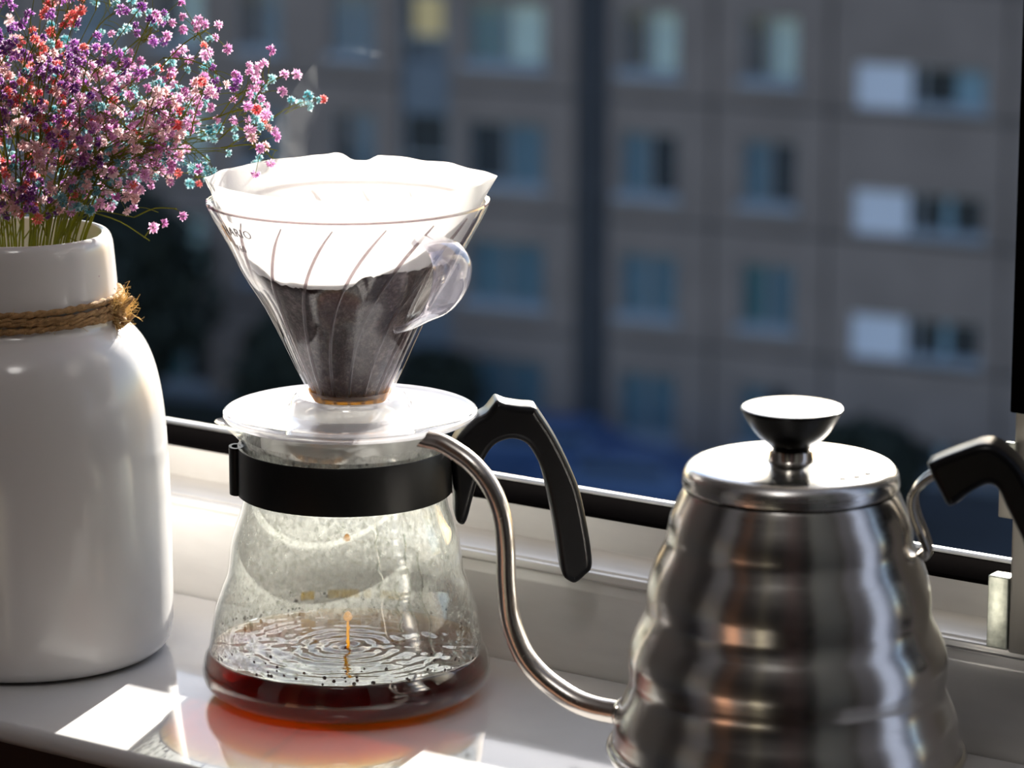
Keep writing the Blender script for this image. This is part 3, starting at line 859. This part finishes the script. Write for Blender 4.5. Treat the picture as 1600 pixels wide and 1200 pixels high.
# collar band, clasp, handle
bandp = [(0.0880, 0.0432), (0.0876, 0.0444), (0.0880, 0.0449), (0.1072, 0.0447), (0.1078, 0.0443), (0.1076, 0.0430), (0.0880, 0.0430)]
bd = lathe('collar_band', bandp, M['black_matt'], sv, seg=128, smooth_deg=35, closed=True)
ca = SPA - 0.02
cx = Vector((cos(ca), sin(ca), 0)); cy = Vector((-sin(ca), cos(ca), 0))
V = []; F = []
loop = []
for i in range(25):
    a = 2 * pi * i / 24
    loop.append(cx * (0.0450 + 0.0030 * cos(a)) + cy * 0.0052 * sin(a))
n = 24
for i in range(24):
    c = loop[i]; cen = cx * 0.0450
    inn = cen + (c - cen) * 0.62
    V += [c + UP * 0.0876, c + UP * 0.1078, inn + UP * 0.1078, inn + UP * 0.0876]
for i in range(24):
    k = (i + 1) % 24
    for j in range(4): F.append((4 * i + j, 4 * i + (j + 1) % 4, 4 * k + (j + 1) % 4, 4 * k + j))
cl = mesh('clasp_loop', V, F, M['black_matt'], sv); auto_smooth(cl, 40)

HA = atan2(0.566, 0.824) + radians(5)      # handle leans away from the camera
hd = Vector((cos(HA), sin(HA), 0)); hn = Vector((-sin(HA), cos(HA), 0))
HO = [(0.044, 0.1055), (0.04683, 0.11122), (0.05328, 0.11822), (0.05864, 0.12113), (0.06159, 0.12463), (0.06347, 0.12651), (0.06695, 0.12507), (0.07338, 0.12385),
      (0.07901, 0.12319), (0.08117, 0.12068), (0.08764, 0.11038), (0.09361, 0.0984), (0.09797, 0.08723), (0.10073, 0.07467), (0.10297, 0.06122), (0.10327, 0.05366),
      (0.10057, 0.05036), (0.0965, 0.0471), (0.09351, 0.04801), (0.09106, 0.05059), (0.08968, 0.05763), (0.08774, 0.07051), (0.08501, 0.08447), (0.08201, 0.09644),
      (0.07769, 0.10536), (0.07419, 0.10873), (0.06989, 0.10992), (0.0656, 0.10919), (0.06157, 0.10679), (0.05807, 0.10136), (0.05563, 0.09369), (0.05346, 0.086),
      (0.05047, 0.07498), (0.04777, 0.07365), (0.04563, 0.07731), (0.0455, 0.087)]
def slab(name, outline, d, nn, half, m, parent, bevel, origin=Vector((0, 0, 0)), deg=45):
    # a thick plate of the given outline with rounded rims, built in layers
    P2 = [Vector((p, z)) for p, z in outline]
    N = len(P2)
    area = sum(P2[i].x * P2[(i + 1) % N].y - P2[(i + 1) % N].x * P2[i].y for i in range(N))
    sg = 1 if area > 0 else -1
    nrm = []
    for i in range(N):
        t = (P2[(i + 1) % N] - P2[i]).normalized() + (P2[i] - P2[i - 1]).normalized()
        t.normalize(); nrm.append(Vector((-t.y, t.x)) * sg)
    layers = []
    K = 5
    for k in range(K + 1):
        a = pi / 2 * k / K
        layers.append((-half + bevel * (1 - sin(a)), bevel * (1 - cos(a)) if False else bevel * (1 - sin(pi / 2 - (pi / 2 - a)))))
    layers = [(-half + bevel * (1 - cos(pi / 2 * k / K)), bevel * (1 - sin(pi / 2 * k / K))) for k in range(K + 1)]
    layers += [(-o_, i_) for o_, i_ in reversed(layers)]
    V, F = [], []
    for off, ins in layers:
        for p, n_ in zip(P2, nrm):
            q = p + n_ * ins
            V.append(origin + d * q.x + UP * q.y + nn * off)
    for L_ in range(len(layers) - 1):
        for i in range(N):
            k = (i + 1) % N
            F.append((L_ * N + i, L_ * N + k, (L_ + 1) * N + k, (L_ + 1) * N + i))
    nb_ = len(F)
    from mathutils.geometry import tessellate_polygon
    inner_ = [Vector((p.x + n_.x * bevel, p.y + n_.y * bevel, 0)) for p, n_ in zip(P2, nrm)]
    for tri in tessellate_polygon([inner_]):
        F.append(tuple(tri)); F.append(tuple((len(layers) - 1) * N + i for i in reversed(tri)))
    o = mesh(name, V, F, m, parent)
    bm = bmesh.new(); bm.from_mesh(o.data)
    for f in bm.faces: f.smooth = len(f.verts) == 4
    for e in bm.edges:
        if len({len(f.verts) for f in e.link_faces}) == 2: e.smooth = False
    bm.to_mesh(o.data); bm.free()
    return o
HO = [(p.x, p.y) for p in resample([(a, b, 0) for a, b in HO + HO[:1]], 3)][:-1]
slab('handle', HO, hd, hn, 0.0085, M['black'], sv, 0.0028)

# coffee in the server (its own thing)
cp = [(z, r_in(z) - 0.0001) for z in [0.0010, 0.0016, 0.0023, 0.0032, 0.0045, 0.006, 0.008, 0.0105, 0.013, 0.0155, 0.0175, 0.0190]]
cp += [(zc + 0.0004, r_in(zc) - 0.0002)]
V, F = [], []
seg = 128
V, F = lathe_data(cp, seg)
F.append(tuple(reversed(range(seg))))
base = (len(cp) - 1) * seg
Rc = cp[-1][1]
prev = base
rings = 56
g = random.Random(2)
for i in range(1, rings):
    rr_ = Rc * (1 - i / rings)
    b = len(V)
    for j in range(seg):
        a = 2 * pi * j / seg
        x, y = rr_ * cos(a), rr_ * sin(a)
        h = 0.00060 * cos(rr_ * 950) * exp(-rr_ / 0.014) + 0.00010 * cos(rr_ * 1250 + 0.9 * sin(2 * a) + 0.5 * sin(5 * a)) * exp(-rr_ / 0.05)
        h += 0.00055 * noise.noise(Vector((x * 70, y * 70, 3))) + 0.00022 * noise.noise(Vector((x * 210, y * 210, 9))) + 0.0004 * exp(-(Rc - rr_) / 0.0012)
        V.append((x, y, zc + h))
    for j in range(seg):
        k = (j + 1) % seg
        F.append((prev + j, prev + k, b + k, b + j))
    prev = b
F.append(tuple(prev + j for j in range(seg)))
cf = mesh('brewed_coffee', V, F, M['coffee'], smooth=True)
tag(cf, 'dark red-brown brewed coffee with a rippling surface, pooled in the glass server', 'coffee')

def drop(name, z, r, stretch, label):
    V, F = [], []
    prof = []
    for i in range(13):
        t = i / 12; a = pi * t
        prof.append((-cos(a) * r * (stretch if cos(a) < 0 else 1.0), sin(a) * r * (1.0 if cos(a) > 0 else 1 - 0.35 * t)))
    o = lathe(name, [(z_, max(r_, 1e-5)) for z_, r_ in prof], M['amber'], seg=20, smooth_deg=80, loc=(0.0006, 0.0004, z))
    tag(o, label, 'drop', 'falling coffee drops')
drop('coffee_drop', 0.0330, 0.0021, 1.1, 'round amber coffee drop hanging just above the coffee surface')
drop('coffee_drop', 0.0672, 0.0016, 1.1, 'small amber coffee drop falling in the upper half of the misted glass')
g = random.Random(8)
pth = [(0.0006 + g.uniform(-.0002, .0002), 0.0004, 0.0192 + 0.0118 * i / 8) for i in range(9)]
st = tube('coffee_trickle', resample(pth, 2), [x * 0.62 for x in [0.0013, 0.0012, 0.0009, 0.0013, 0.0015, 0.0011, 0.0008, 0.0012, 0.0013, 0.0011, 0.0009, 0.0012, 0.0015, 0.0012, 0.0009, 0.0010, 0.0006]], M['amber'], None, 10)
tag(st, 'short broken amber trickle of coffee standing on the rippled surface', 'coffee')

# ------------------------------------------------------------------ dripper
DO = Vector((0.0022, 0.0015, 0))
dp = empty('coffee_dripper', DO + Vector((0, 0, 0.1195)), 'clear plastic cone coffee dripper with spiral ribs, set on the glass server', 'coffee dripper')
def dpart(o):
    o.location = (0, 0, -0.1195); return o
plate = [(0.1188, 0.0300), (0.1188, 0.0410), (0.1192, 0.0505), (0.1200, 0.0522), (0.1212, 0.05295), (0.1222, 0.0528), (0.1226, 0.0520), (0.1222, 0.0508), (0.1216, 0.0495), (0.1217, 0.0270),
         (0.1222, 0.0258), (0.1262, 0.0246), (0.1285, 0.0232), (0.1292, 0.0222), (0.1288, 0.0210), (0.1255, 0.0170)]
dpart(lathe('plate', plate + [(0.1250, 0.0155), (0.1200, 0.0150), (0.1188, 0.0180)], M['plastic_plate'], dp, seg=128, smooth_deg=40, closed=True))
M['skirt'] = clear('misted_plastic', (0.8, 0.8, 0.8), 0.1, fog=0.62, fog_col=(0.75, 0.74, 0.72))  # misted ring added to dim the sun through the server neck
dpart(lathe('skirt', [(0.1080, 0.0375), (0.1190, 0.0380), (0.1190, 0.0368), (0.1080, 0.0363)], M['skirt'], dp, seg=96, closed=True))
co = [(0.1255, 0.0165), (0.12721, 0.01668), (0.13293, 0.01859), (0.13999, 0.02202), (0.14704, 0.02518), (0.15273, 0.0278), (0.15651, 0.02964), (0.16299, 0.03278), (0.16837, 0.03566),
      (0.17375, 0.0390), (0.17912, 0.0424), (0.18448, 0.04533), (0.1885, 0.0473), (0.19384, 0.0500), (0.19918, 0.05300), (0.20318, 0.05518), (0.20717, 0.05720), (0.20980, 0.05812), (0.21080, 0.05800)]
co = rprof(co, 2)
ci = [(z, r - 0.0019) for z, r in co]
def d_in(z):
    for (z0, r0), (z1, r1) in zip(ci, ci[1:]):
        if z0 <= z <= z1: return r0 + (r1 - r0) * (z - z0) / max(1e-9, z1 - z0)
    return ci[-1][1]
def dimple(r, z, a):      # softly fluted wall
    return r + 0.00035 * cos(12 * (a - 0.5 * (z - 0.125) / 0.085)) * max(0, min(1, (0.20 - z) / 0.02)), z
dpart(lathe('cone', co + list(reversed(ci)), M['plastic'], dp, seg=144, fn=dimple, closed=True, smooth_deg=50))
dpart(lathe('rim_edge', [(0.2100, 0.0583), (0.2108, 0.05815), (0.2110, 0.0575), (0.2104, 0.0574)], M['rib'], dp, seg=128, closed=True))
for k in range(16):
    a0 = atan2(-0.824, 0.566) + 2 * pi * (k + 0.03) / 16
    pts = []
    for i in range(20):
        z = 0.1275 + (0.2070 - 0.1275) * i / 19
        t = (z - 0.1275) / 0.0795
        a = a0 - radians(22) + radians(40) * t ** 1.6
        r_ = d_in(z) - 0.0003
        pts.append((r_ * cos(a), r_ * sin(a), z))
    V, F = tube_data(pts, [0.00075] * 17 + [0.0007, 0.0005, 0.0003], 8)
    rb = mesh('rib', V, F, M['rib'], dp, smooth=True); dpart(rb)
# strap handle
DA = atan2(-0.824, 0.566) + radians(38)
hd2 = Vector((cos(DA), sin(DA), 0)); hn2 = Vector((-sin(DA), cos(DA), 0))
hp = [(0.0470, 0.2010), (0.0510, 0.2016), (0.0565, 0.2018), (0.0630, 0.2010), (0.0680, 0.1980), (0.0705, 0.1945), (0.0708, 0.1906), (0.0695, 0.1850), (0.0660, 0.1791), (0.0600, 0.1730), (0.0510, 0.1685), (0.0410, 0.1640), (0.0320, 0.1612)]
wd = [0.0006, 0.0030, 0.0050, 0.0064, 0.0070, 0.0073, 0.0074, 0.0073, 0.0069, 0.0060, 0.0045, 0.0026, 0.0006]
P_ = resample([(a, b, 0) for a, b in hp], 4); W_ = [v.x for v in resample([(w, 0, 0) for w in wd], 4)]
V, F = [], []
NS = 12
for i, p in enumerate(P_):
    t = (P_[min(i + 1, len(P_) - 1)] - P_[max(i - 1, 0)]).normalized(); nv = Vector((-t.y, t.x, 0))
    for j in range(NS):
        a = 2 * pi * j / NS
        off = nv * 0.0015 * sin(a); w = max(0.0004, W_[i] * 1.3) * cos(a)
        V.append(hd2 * (p.x + off.x) + UP * (p.y + off.y) + hn2 * w)
for i in range(len(P_) - 1):
    for j in range(NS):
        k = (j + 1) % NS
        F.append((i * NS + j, i * NS + k, (i + 1) * NS + k, (i + 1) * NS + j))
F.append(tuple(range(NS))); F.append(tuple((len(P_) - 1) * NS + j for j in range(NS)))
M['plastic_handle'] = clear('clear_plastic_handle', (0.88, 0.86, 0.92), 0.06, base=0.12, power=2.4, fog=0.10, fog_col=(0.85, 0.84, 0.92))
dpart(mesh('handle', V, F, M['plastic_handle'], dp, smooth=True))
# moulded lettering near the rim
def lettering(text, size, ang0, z0, out, m, parent, name='moulded_lettering'):
    cu = bpy.data.curves.new('t', 'FONT'); cu.body = text; cu.size = size; cu.extrude = 0.00012; cu.space_character = 1.1; cu.resolution_u = 2
    tmp = bpy.data.objects.new('t', cu); COL.objects.link(tmp)
    bpy.context.view_layer.update()
    me = bpy.data.meshes.new_from_object(tmp.evaluated_get(bpy.context.evaluated_depsgraph_get()))
    bpy.data.objects.remove(tmp)
    for v in me.vertices:
        z = z0 + v.co.y * 0.86
        r_ = d_in(min(z, 0.2105)) + 0.0019 + 0.0001 + v.co.z
        a = ang0 + v.co.x / 0.055
        v.co = Vector((r_ * cos(a), r_ * sin(a), z))
    me.materials.clear(); me.materials.append(m)
    o = bpy.data.objects.new(name, me); link(o, parent); return o
dpart(lettering('HARIO', 0.0062, atan2(-0.824, 0.566) - radians(63), 0.2010, 1, M['lettering'], dp))
dpart(lettering('V60', 0.0050, atan2(-0.824, 0.566) - radians(60), 0.1940, 1, M['lettering'], dp))
ring = lathe('coffee_ring', [(0.1268, 0.0150), (0.1300, 0.0170), (0.1312, 0.0172), (0.1290, 0.0158)], M['amber'], dp, seg=48, closed=True); dpart(ring); ring['label'] = 'amber ring of dripping coffee at the cone tip'

# filter paper
fp = empty('paper_filter', DO + Vector((0, 0, 0.128)), 'white cone paper filter glowing in the sun, standing above the dripper rim', 'paper filter')
CAMA = atan2(-0.824, 0.566)        # azimuth that faces the camera
def wet_z(a):
    d = (a - CAMA + pi) % (2 * pi) - pi      # + is to the right
    z = 0.1805 + 0.0012 * noise.noise(Vector((a * 9, 0, 1))) + 0.0008 * noise.noise(Vector((a * 31, 0, 5)))
    s = 1 / (1 + exp(-(d - 0.10) / 0.035))
    z += 0.0048 * s + 0.0022 * s * sin(d * 2.0)
    z += 0.006 * max(0.0, (-d - 0.55)) * (1 if d > -2 else 0)
    z += 0.0010 * max(0, noise.noise(Vector((a * 40, 2, 5)))) * s
    return min(z, 0.1895)
def paper_r(z):
    return min(d_in(max(0.127, min(z, 0.2105))) - 0.0016, 10) if z < 0.2085 else (d_in(0.2085) - 0.0016 + (z - 0.2085) * 0.30)
def top_z(a):
    d = (a - CAMA + pi) % (2 * pi) - pi
    z = 0.2200 + 0.0007 * sin(3 * a + 1) + 0.0006 * noise.noise(Vector((a * 4, 7, 1)))
    dn = (d - pi * 0.985 + pi) % (2 * pi) - pi          # the notch at the far side
    z -= 0.0028 * exp(-(dn / 0.10) ** 4) 
    z += 0.0012 * exp(-((dn - 0.18) / 0.05) ** 2) * 0.6
    return z
def tip_push(d, t):      # pressed seam that makes a corner at the right
    return 0.0035 * exp(-((d - 1.62) / 0.16) ** 2) * t + 0.0012 * exp(-((d + 1.6) / 0.10) ** 2) * t * (1 if t > 0.6 else 0)
def paper_shell(name, zlo, zhi, nz, m, th):
    SG = 220
    V, F = [], []
    for side in (0, 1):
        for i in range(nz + 1):
            for j in range(SG):
                a = 2 * pi * j / SG
                d = (a - CAMA + pi) % (2 * pi) - pi
                z0_, z1_ = zlo(a), zhi(a)
                z = z0_ + (z1_ - z0_) * i / nz
                t = max(0.0, min(1.0, (z - 0.208) / 0.012))
                r_ = paper_r(z) + tip_push(d, t) - side * th
                r_ += 0.00035 * noise.noise(Vector((cos(a) * 2.5, sin(a) * 2.5, z * 60))) + 0.0004 * t * sin(14 * a) * (0.6 + 0.4 * sin(5 * a))
                V.append((r_ * cos(a), r_ * sin(a), z - 0.128))
    for side in (0, 1):
        o_ = side * (nz + 1) * SG
        for i in range(nz):
            for j in range(SG):
                k = (j + 1) % SG
                q = (o_ + i * SG + j, o_ + i * SG + k, o_ + (i + 1) * SG + k, o_ + (i + 1) * SG + j)
                F.append(q if side == 0 else tuple(reversed(q)))
    for i in (0, nz):
        for j in range(SG):
            k = (j + 1) % SG; o_ = (nz + 1) * SG
            F.append((i * SG + j, i * SG + k, o_ + i * SG + k, o_ + i * SG + j))
    return mesh(name, V, F, m, fp, smooth=True)
paper_shell('dry_paper', lambda a: wet_z(a) - 0.0001, top_z, 26, M['paper'], 0.00025)
w_ = paper_shell('wet_paper', lambda a: 0.1285, lambda a: wet_z(a), 22, M['wet'], 0.00045); w_['label'] = 'coffee-soaked brown lower cone of the filter'
# the pressed seam strip at the left inside
# grounds in the filter
V, F = [], []
SG = 96
prof = [(0.1300, 0.9), (0.150, 1), (0.165, 1), (0.1745, 1.0)]
for z, k_ in prof:
    for j in range(SG):
        a = 2 * pi * j / SG; r_ = (paper_r(z) - 0.0014) * k_
        V.append((r_ * cos(a), r_ * sin(a), z))
for i in range(len(prof) - 1):
    for j in range(SG): F.append((i * SG + j, i * SG + (j + 1) % SG, (i + 1) * SG + (j + 1) % SG, (i + 1) * SG + j))
F.append(tuple(reversed(range(SG))))
prev = (len(prof) - 1) * SG
for i in range(1, 16):
    b = len(V); f_ = 1 - i / 16
    for j in range(SG):
        a = 2 * pi * j / SG; r_ = (paper_r(0.1745) - 0.0014) * f_
        z = 0.1745 - 0.004 * (1 - f_) + 0.0016 * noise.noise(Vector((r_ * cos(a) * 160, r_ * sin(a) * 160, 0)))
        V.append((r_ * cos(a), r_ * sin(a), z))
    for j in range(SG): F.append((prev + j, prev + (j + 1) % SG, b + (j + 1) % SG, b + j))
    prev = b
F.append(tuple(prev + j for j in range(SG)))
gr = mesh('coffee_grounds', V, F, M['grounds'], smooth=True); gr.location = DO
tag(gr, 'wet dark brown bed of coffee grounds inside the paper filter', 'coffee grounds', kind='stuff')

# ------------------------------------------------------------------ kettle
KX, KY = 0.2324, -0.0325
kt_ = empty('gooseneck_kettle', (KX, KY, 0), 'brushed steel gooseneck kettle with rippled body, black knob and black handle, right on the sill', 'kettle')
kb = [(0.0, 0.0600), (0.004, 0.0625), (0.020, 0.0640), (0.0235, 0.0652), (0.0262, 0.0673), (0.0280, 0.06776), (0.0290, 0.0672), (0.0302, 0.0656), (0.03383, 0.06505), (0.0385, 0.0645), (0.0435, 0.0630),
      (0.04768, 0.0611), (0.0515, 0.0596), (0.0550, 0.0590), (0.0590, 0.0594), (0.0640, 0.0597), (0.0690, 0.0588), (0.0740, 0.0568), (0.0785, 0.0543), (0.0820, 0.0531), (0.0860, 0.0531), (0.0905, 0.0530), (0.0955, 0.0519),
      (0.1010, 0.0498), (0.1060, 0.0473), (0.1095, 0.0459), (0.1130, 0.0456), (0.1165, 0.0450), (0.1200, 0.0438), (0.1240, 0.0420), (0.1280, 0.0402), (0.1302, 0.0390)]
kb = [(z, r) if z < 0.033 or z > 0.126 else (z, 0.10 * (0.0655 + (0.0405 - 0.0655) * ((z - 0.033) / (0.1275 - 0.033)) ** 1.25) + 0.90 * r) for z, r in kb]
lathe('kettle_body', rprof(kb, 5), M['steel'], kt_, seg=160, caps=(True, True), smooth_deg=60)
ld = [(0.1300, 0.0384), (0.1301, 0.0398), (0.1306, 0.0402), (0.1319, 0.0402), (0.1343, 0.0399), (0.1362, 0.0391), (0.1376, 0.0378), (0.1384, 0.0360), (0.1389, 0.0330), (0.1392, 0.0250), (0.1395, 0.0142), (0.13965, 0.0080)]
lid = lathe('lid', rprof(ld, 4), M['steel_lid'], kt_, seg=128, caps=(True, True), smooth_deg=60)
kn_ = [(0.1395, 0.0072), (0.1400, 0.0074), (0.1435, 0.0073), (0.1437, 0.0066), (0.1443, 0.0066), (0.1445, 0.0074), (0.1462, 0.0090), (0.1485, 0.0119), (0.1514, 0.0145), (0.1550, 0.0168), (0.1575, 0.0182), (0.1588, 0.0189), (0.1594, 0.0188), (0.1596, 0.0183)]
kk = lathe('knob', rprof(kn_[:6], 1) + rprof(kn_[6:], 3), M['knob'], lid, seg=96, caps=(True, True), smooth_deg=40); kk['label'] = 'black bowl-shaped knob'
kt2 = lathe('knob_top', [(0.1594, 0.0184), (0.15975, 0.0183), (0.1599, 0.0178), (0.15985, 0.0100), (0.1598, 0.0010)], M['steel_lid'], kk, seg=96, caps=(True, True)); kt2['label'] = 'shiny pale disc on the knob'
lathe('gap_shade_ring', [(0.1288, 0.0393), (0.1296, 0.0399), (0.1303, 0.0401), (0.1305, 0.0396)], M['gasket'], lid, seg=96, closed=True)['label'] = 'black ring for the shade in the gap under the lid rim'  # solid black ring paints the shade of the gap
col_ = lathe('knob_collar', [(0.1396, 0.0076), (0.1396, 0.0088), (0.1400, 0.0090), (0.1404, 0.0086), (0.1436, 0.0079), (0.1436, 0.0072)], M['steel_rod'], lid, seg=64, caps=(True, True))
for hx, hy in ((0.02860, -0.01213), (0.03141, -0.00672), (0.03234, -0.00024)):
    h = lathe('painted_vent', [(-0.0003, 0.0013), (0.00015, 0.00145), (0.00016, 0.0001)], M['painted_hole'], lid, seg=16, caps=(True, True)); h.location = (hx, hy, 0.1393)
sp_ = [(0.08578, -0.06046, 0.13319), (0.09232, -0.05981, 0.13242), (0.09853, -0.05917, 0.13009), (0.10554, -0.05843, 0.12634), (0.11166, -0.05775, 0.12098), (0.11637, -0.05721, 0.11418), (0.11941, -0.05685, 0.10567),
       (0.12078, -0.05668, 0.09438), (0.12105, -0.05665, 0.08292), (0.1216, -0.05658, 0.07531), (0.12271, -0.05645, 0.06647), (0.12574, -0.05606, 0.05788), (0.12987, -0.05552, 0.05072), (0.1359, -0.0547, 0.04487),
       (0.1427, -0.05374, 0.04041), (0.15078, -0.05252, 0.03666), (0.15878, -0.05125, 0.03495), (0.16722, -0.0500, 0.03457), (0.1745, -0.0490, 0.0345)]
KO = Vector((KX, KY, 0))
path = resample([Vector(p) - KO for p in sp_], 5)
n_ = len(path)
rad = []
for i in range(n_):
    t = i / (n_ - 1)
    rad.append(0.0036 + (0.0048 - 0.0036) * max(0, (t - 0.35) / 0.65))
# outer wall, rounded lip, inner wall: an open pouring end
V, F = tube_data(path, rad, 24, False)
# slanted mouth
tdir = (path[0] - path[2]).normalized()
for j in range(24):
    rel = V[j] - path[0]
    V[j] = V[j] + tdir * (-rel.z) * 0.9
b = len(V); v2, f2 = tube_data(path[:12], [x - 0.0005 for x in rad[:12]], 24, False, b)
for j in range(24):
    rel = v2[j] - path[0]; v2[j] = v2[j] + tdir * (-rel.z) * 0.9
V += v2; F += f2
for j in range(24): F.append((j, (j + 1) % 24, b + (j + 1) % 24, b + j))
o = mesh('spout', V, F, M['steel_tube'], kt_); auto_smooth(o, 60)
# flange where the spout meets the body
fl_p = path[-4]; fd = (path[-1] - path[-6]).normalized()
fl = lathe('spout_flange', [(-0.0012, 0.0050), (-0.0004, 0.0060), (0.0008, 0.0068), (0.0022, 0.0064), (0.0060, 0.0050)], M['steel_rod'], kt_, seg=40, caps=(True, True))
fl.rotation_euler = fd.to_track_quat('Z', 'Y').to_euler(); fl.location = Vector((0.1690, -0.0497, 0.03455)) - KO
KA = atan2(0.566, 0.824) - radians(14)
kd2 = Vector((cos(KA), sin(KA), 0)); kn2 = Vector((-sin(KA), cos(KA), 0))
grip = [(0.05107, 0.14274), (0.05755, 0.14601), (0.06447, 0.14906), (0.07022, 0.15131), (0.07511, 0.15112), (0.08078, 0.14762), (0.08656, 0.14077), (0.09103, 0.13144), (0.09447, 0.11841), (0.09603, 0.10642),
        (0.0962, 0.0900), (0.0945, 0.0740), (0.0915, 0.0700), (0.0888, 0.0735), (0.0893, 0.0900), (0.0885, 0.1050), (0.08718, 0.11431), (0.08393, 0.12135), (0.08022, 0.12836), (0.077, 0.1349), (0.07369, 0.13639), (0.06955, 0.13445), (0.06498, 0.13103), (0.06156, 0.12792), (0.05898, 0.12776), (0.05653, 0.13172), (0.05357, 0.1371)]
gsm = [(p.x, p.y) for p in resample([(a, b, 0) for a, b in grip + grip[:1]], 3)][:-1]
gp = slab('handle_grip', gsm, kd2, kn2, 0.0085, M['black'], kt_, 0.0028); gp['label'] = 'black plastic handle grip'
for s in (-1, 1):
    off = kn2 * 0.0042 * s
    rp = [(0.0580, 0.1398), (0.0530, 0.1375), (0.0490, 0.1345), (0.0462, 0.1305), (0.0455, 0.1260), (0.0468, 0.1205), (0.0492, 0.1150), (0.0512, 0.1100), (0.0514, 0.1075), (0.0500, 0.1062), (0.0485, 0.1075)]
    pp = [kd2 * a + UP * b + off * (1 if i < 7 else max(0.25, 1 - (i - 6) * 0.22)) for i, (a, b) in enumerate(rp)]
    tube('handle_rod', resample(pp, 4), 0.00155, M['steel_rod'], kt_, 14)

# ------------------------------------------------------------------ steam
def steam_mat():
    t = NT('steam')
    n = t.noise(95, 4, 0.6, t.coord((1, 1, 0.45)), dist=1.2)
    d = t.math('MULTIPLY', t.ramp(n, [(0.44, 0.0), (0.72, 1.0)]), 6.0)
    v = t.n('ShaderNodeVolumeScatter', Color=(1, 1, 1), Anisotropy=0.3)
    t.l(d, v.inputs['Density'])
    t.l(v.outputs[0], t.out.inputs['Volume'])
    return t.m
M['steam'] = steam_mat()
def wisp(pts, rads, label):
    P_ = resample(pts, 5); R_ = [v.x for v in resample([(r, 0, 0) for r in rads], 5)]
    V, F = tube_data(P_, R_, 14)
    o = mesh('steam_wisp', V, F, M['steam'], smooth=True)
    return tag(o, label, 'steam', 'steam over the filter', 'stuff')
wisp([(-0.016, -0.010, 0.2255), (-0.0175, -0.012, 0.236), (-0.013, -0.009, 0.247), (-0.010, -0.007, 0.258), (-0.0065, -0.005, 0.2655)], [0.006, 0.0085, 0.0075, 0.005, 0.003], 'faint wide wisp of steam rising from the left of the filter')
wisp([(-0.0070, -0.005, 0.2660), (-0.0045, -0.003, 0.2705), (0.003, 0.002, 0.2725), (0.012, 0.008, 0.2705), (0.022, 0.015, 0.2655)], [0.0018, 0.0016, 0.0018, 0.0022, 0.0030], 'thin arching thread of steam above the filter')
